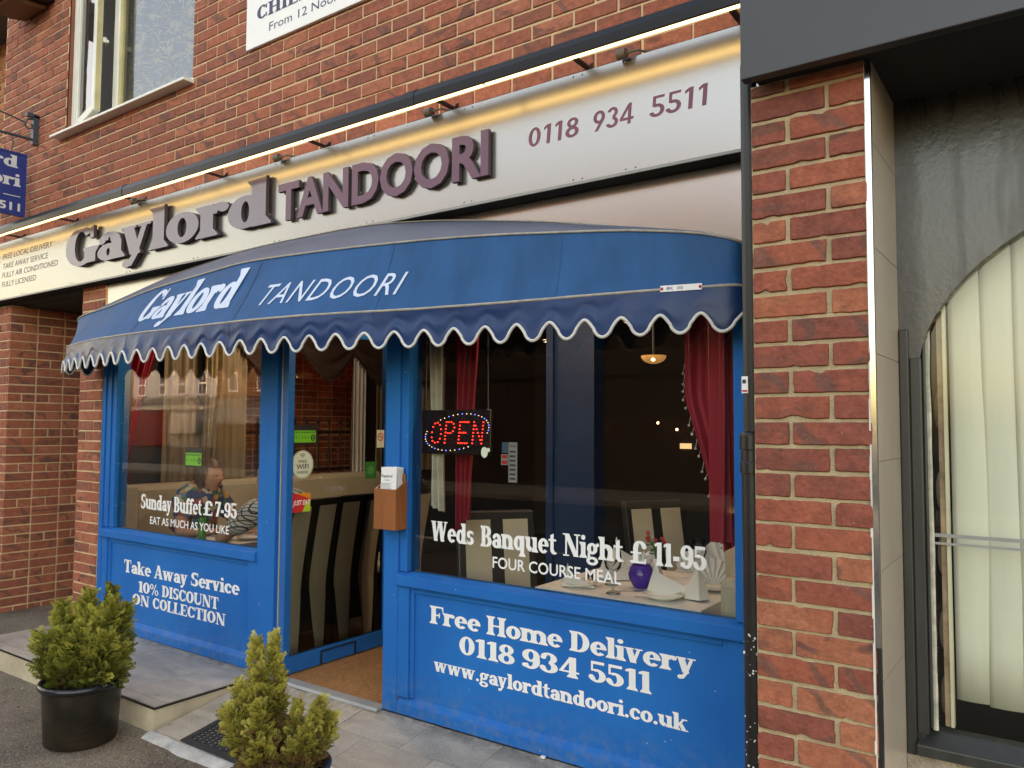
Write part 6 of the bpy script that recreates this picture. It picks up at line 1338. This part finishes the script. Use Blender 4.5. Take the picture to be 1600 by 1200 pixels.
def sitter(label, x, y, fx, hz, headc, face, cloth, sleeve, arms, hairf, trousers):
    """a seated figure: pelvis at x,y; fx = +1 looks along +x"""
    t = thing('person', label, 'person', (x, y, .40)); sz = .45; sh = hz-.25
    P = {'pel': (x, y, .52, (.15, .12)), 'waist': (x+.0*fx, y, .66, (.125, .10)), 'chest': (x+.03*fx, y, sh-.10, (.15, .115)), 'top': (x+.04*fx, y, sh-.01, (.10, .085)), 'neck': (x+.055*fx, y, sh+.075, .052), 'nk2': (headc[0]-.01*fx, headc[1], headc[2]-.05*1, .054)}
    E = [('pel', 'waist'), ('waist', 'chest'), ('chest', 'top'), ('top', 'neck'), ('neck', 'nk2')]
    for sd, sn in ((-1, 'a'), (1, 'b')):
        P['hip'+sn] = (x+.06*fx, y+sd*.10, .50, .095); P['knee'+sn] = (x+.44*fx, y+sd*.11, .50, .062); P['ank'+sn] = (x+.42*fx, y+sd*.11, .08, .042); P['toe'+sn] = (x+.58*fx, y+sd*.12, .03, .035)
        E += [('pel', 'hip'+sn), ('hip'+sn, 'knee'+sn), ('knee'+sn, 'ank'+sn), ('ank'+sn, 'toe'+sn)]
        s_, e_, w_ = arms[sn]; P['sho'+sn] = (*s_, .058); P['elb'+sn] = (*e_, .042); P['wri'+sn] = (*w_, .029); E += [('top', 'sho'+sn), ('sho'+sn, 'elb'+sn), ('elb'+sn, 'wri'+sn)]
        wv = Vector(w_); d = (wv-Vector(e_)).normalized(); up_ = Vector((0, 0, 1)); sdv = d.cross(up_).normalized()*(1 if sd > 0 else -1)
        P['palm'+sn] = (*(wv+d*.055), .030); E.append(('wri'+sn, 'palm'+sn))
        for k, (o_, L_) in enumerate(((-.026, .060), (-.009, .070), (.009, .066), (.025, .052))):
            a = wv+d*.085+sdv*o_; b = a+d*L_*.5+Vector((0, 0, -.006)); c = b+d*L_*.4+Vector((0, 0, -.018))
            P[f'f{k}a{sn}'] = (*a, .0095); P[f'f{k}b{sn}'] = (*b, .0085); P[f'f{k}c{sn}'] = (*c, .007); E += [('palm'+sn, f'f{k}a{sn}'), (f'f{k}a{sn}', f'f{k}b{sn}'), (f'f{k}b{sn}', f'f{k}c{sn}')]
        a = wv+d*.045-sdv*.036; b = a+d*.03-sdv*.014; P['t1'+sn] = (*a, .011); P['t2'+sn] = (*b, .009); E += [('palm'+sn, 't1'+sn), ('t1'+sn, 't2'+sn)]
    body = skin('body', P, E, 'pel', M_skin, None); body.parent = t; body.location = -Vector(t.location)
    bpy.context.view_layer.update()
    # bake the offset so that the body is in its parent's space
    body.data.transform(Matrix.Translation(-Vector(t.location))); body.location = (0, 0, 0)
    f, s, u = head_into(body, headc, face, (0, 0, 1), .98, t)
    C = {k: P[k] for k in ('pel', 'waist', 'chest', 'top')}; C = {k: (*v[:3], tuple(q*1.22+.012 for q in v[3])) for k, v in C.items()}; C['col'] = (x+.062*fx, y, sh+.06, .084); CE = [('pel', 'waist'), ('waist', 'chest'), ('chest', 'top'), ('top', 'col')]
    for sn in 'ab':
        s0, e0 = Vector(P['sho'+sn][:3]), Vector(P['elb'+sn][:3]); C['sho'+sn] = (*(s0+Vector((0, 0, .004))), .088); C['slv'+sn] = (*s0.lerp(e0, sleeve), .066); CE += [('top', 'sho'+sn), ('sho'+sn, 'slv'+sn)]
    skin('shirt', C, CE, 'pel', cloth, t)
    C = {'pel': (*P['pel'][:3], (.165, .135))}; CE = []
    for sn in 'ab':
        for k, q in (('hip', .106), ('knee', .075), ('ank', .058)): C[k+sn] = (*P[k+sn][:3], q)
        CE += [('pel', 'hip'+sn), ('hip'+sn, 'knee'+sn), ('knee'+sn, 'ank'+sn)]
    skin('trousers', C, CE, 'pel', trousers, t)
    hc = Vector(headc); g = MB()
    for sg in (1, -1): g.ball(hc+f*.079+s*.031*sg+u*.008, .0058, 8)
    part('eye', g, M_ink, t, smooth=True)
    g = MB(); g.tube([hc+f*.083+s*(.026*k)-u*(.052+.004*abs(k)) for k in (-1, -.5, 0, .5, 1)], .0045, 6); part('mouth', g, mat("lips", (.33, .10, .08), .5), t, smooth=True)
    g = MB(); hairf(g, hc, f, s, u); return t, g
def long_hair(g, c, f, s, u):
    R = random.Random(3)
    def H(i, j):
        a = radians(72)+(2*pi-2*radians(72))*i; th = j*pi*.60
        if j < .62:
            t = th/.62*.62; th = j/.62*pi*.52
            r = 1.10+.02*sin(i*40); return c+(f*cos(a)*sin(th)*.094+s*sin(a)*sin(th)*.078+u*cos(th)*.122)*r+u*.006-f*.004
        k = (j-.62)/.38; r = 1.13+.62*k+.03*sin(i*33+k*2)
        return c+(f*cos(a)*.094+s*sin(a)*.078)*r-u*(.01+.31*k)-f*(.018+.11*k)
    g.grid(H, 60, 30)
    for k in range(90):
        i = R.random(); p = [H(i, .35+.65*q/6)+f*R.gauss(0, .003)+s*R.gauss(0, .003) for q in range(7)]; g.tube(p, .0025, 4)
    def Fr(i, j): # crown and fringe swept back from the forehead
        a = -radians(80)+2*radians(80)*i; th = j*pi*.33; return c+(f*cos(a)*sin(th)*.094+s*sin(a)*sin(th)*.078+u*cos(th)*.122)*1.09+u*.008
    g.grid(Fr, 24, 8)
def short_hair(g, c, f, s, u):
    def H(i, j):
        a = 2*pi*i; th = j*pi*(.34 if cos(a) > .25 else .34+.28*min(1, (.25-cos(a))/.5)); return c+(f*cos(a)*sin(th)*.096+s*sin(a)*sin(th)*.080+u*cos(th)*.122)*(1.06+.01*sin(i*90+j*30))+u*.004
    g.grid(H, 64, 14)
wx, wy = -5.39, 3.50
t, g = sitter('woman with shoulder length brown hair and floral blouse, sitting side-on at the left window', wx, wy, 1, 1.22, (-5.27, 3.53, 1.055), (.93, .25, .0), floral(), .55,
    {'a': ((-5.31, 3.34, .83), (-5.22, 3.26, .66), (-5.02, 3.34, .685)), 'b': ((-5.31, 3.68, .83), (-5.18, 3.72, .66), (-4.98, 3.62, .685))}, long_hair, mat("dark_trousers", (.02, .02, .03), .9))
part('hair', g, M_hair, t, smooth=True)
t, g = sitter('man in a checked shirt leaning on the table, mostly hidden by the blue post', -4.24, 3.40, -1, 1.22, (-4.36, 3.36, 1.07), (-.95, .15, 0), checks(), .62,
    {'a': ((-4.30, 3.16, .86), (-4.50, 3.09, .70), (-4.66, 3.26, .70)), 'b': ((-4.32, 3.60, .86), (-4.42, 3.66, .68), (-4.64, 3.56, .69))}, short_hair, mat("grey_trousers", (.05, .05, .05), .9))
part('hair', g, M_hair2, t, smooth=True)

# ---------------------------------------------------------------- across the street (seen only as reflections)
M_render = mat("white_render", (.34, .35, .37), .8, var=.05)
wh = thing('white_house', 'white rendered house with sash windows across the street', 'building', (-52, -26, 0))
g = MB(); g.box(-58, -47.2, -34, -26, -.1, 6.2); part('wall', g, M_render, wh)
for x in (-56.6, -54.0, -51.4, -48.9):
    g = MB(); g.box(x-.5, x+.5, -26.02, -25.96, 3.6, 5.1); w = part('window', g, M_vinyl, wh); g = MB()
    for dx in (-.22, .22):
        for z in (3.98, 4.72): g.box(x+dx-.19, x+dx+.19, -25.965, -25.95, z-.32, z+.32)
    part('pane', g, M_ink, w); g = MB(); g.box(x-.6, x+.6, -26.0, -25.85, 3.48, 3.58); part('sill', g, M_grey, w)
g = MB(); g.box(-58, -47.2, -26.0, -25.85, 2.55, 2.85); part('fascia', g, M_vinyl, wh)
g = MB(); g.box(-58, -53.2, -26.0, -25.9, -.1, 2.5); part('shopfront', g, mat("crimson_front", (.30, .01, .04), .5), wh)
g = MB(); g.box(-52.2, -49.0, -26.0, -25.6, .9, 2.3); part('bay_window', g, M_vinyl, wh)
br_ = thing('awning_restaurant', 'brick restaurant with a pale domed awning across the street', 'building', (-44, -26, 0))
g = MB(); g.box(-47.1, -40, -34, -26, -.1, 6.4); part('wall', g, mat("ochre_brick", (.13, .065, .03), .9), br_)
g = MB(); g.box(-47.0, -40, -26.0, -25.8, 2.75, 3.25); sb2 = part('sign_board', g, M_render, br_)
g = MB(); put(g, sfit("RESTAURANT", 0, 3.4, 0, .26, .03), lambda u, v, d: (-41.0-u, -25.79, 2.88+v)); part('lettering', g, M_ink, sb2)
g = MB(); g.grid(lambda i, j: (-47.0+6.9*i+0*j, -25.9+1.4*sin(pi/2*j), 1.55+1.15*cos(pi/2*j)+.02*abs(sin(i*28))), 60, 12); part('awning', g, mat("grey_awning", (.30, .32, .34), .6), br_, smooth=True)
for x in (-45.5, -42.6):
    g = MB(); g.box(x-.45, x+.45, -26.02, -25.95, 3.7, 5.0); w = part('window', g, M_vinyl, br_); g = MB(); g.box(x-.38, x+.38, -25.955, -25.94, 3.78, 4.92); part('pane', g, M_ink, w)
db = thing('dark_brick_house', 'dark brick terrace in shade directly across the street', 'building', (-10, -11, 0))
g = MB(); g.box(-19.5, -5.0, -18, -11, -.1, 7.4); part('wall', g, mat("dark_brick_far", (.055, .03, .022), .9), db)
for x in (-17, -13.5, -10, -6.5):
    g = MB(); g.box(x-.55, x+.55, -11.0, -10.95, .9, 2.3); w = part('window', g, M_darkwall, db); g = MB(); g.box(x-.48, x+.48, -10.948, -10.94, .97, 2.23); part('pane', g, M_ink, w)
g = MB(); g.box(-19.5, -5.0, -11.03, -10.9, 2.7, 3.0); part('band', g, M_darkwall, db)
g = MB(); g.box(-9.0, -8.92, -8.2, -8.12, -.06, .95); mesh_thing('bollard', g, M_black, 'black bollard on the far pavement', 'bollard', (-9, -8.2, -.06))
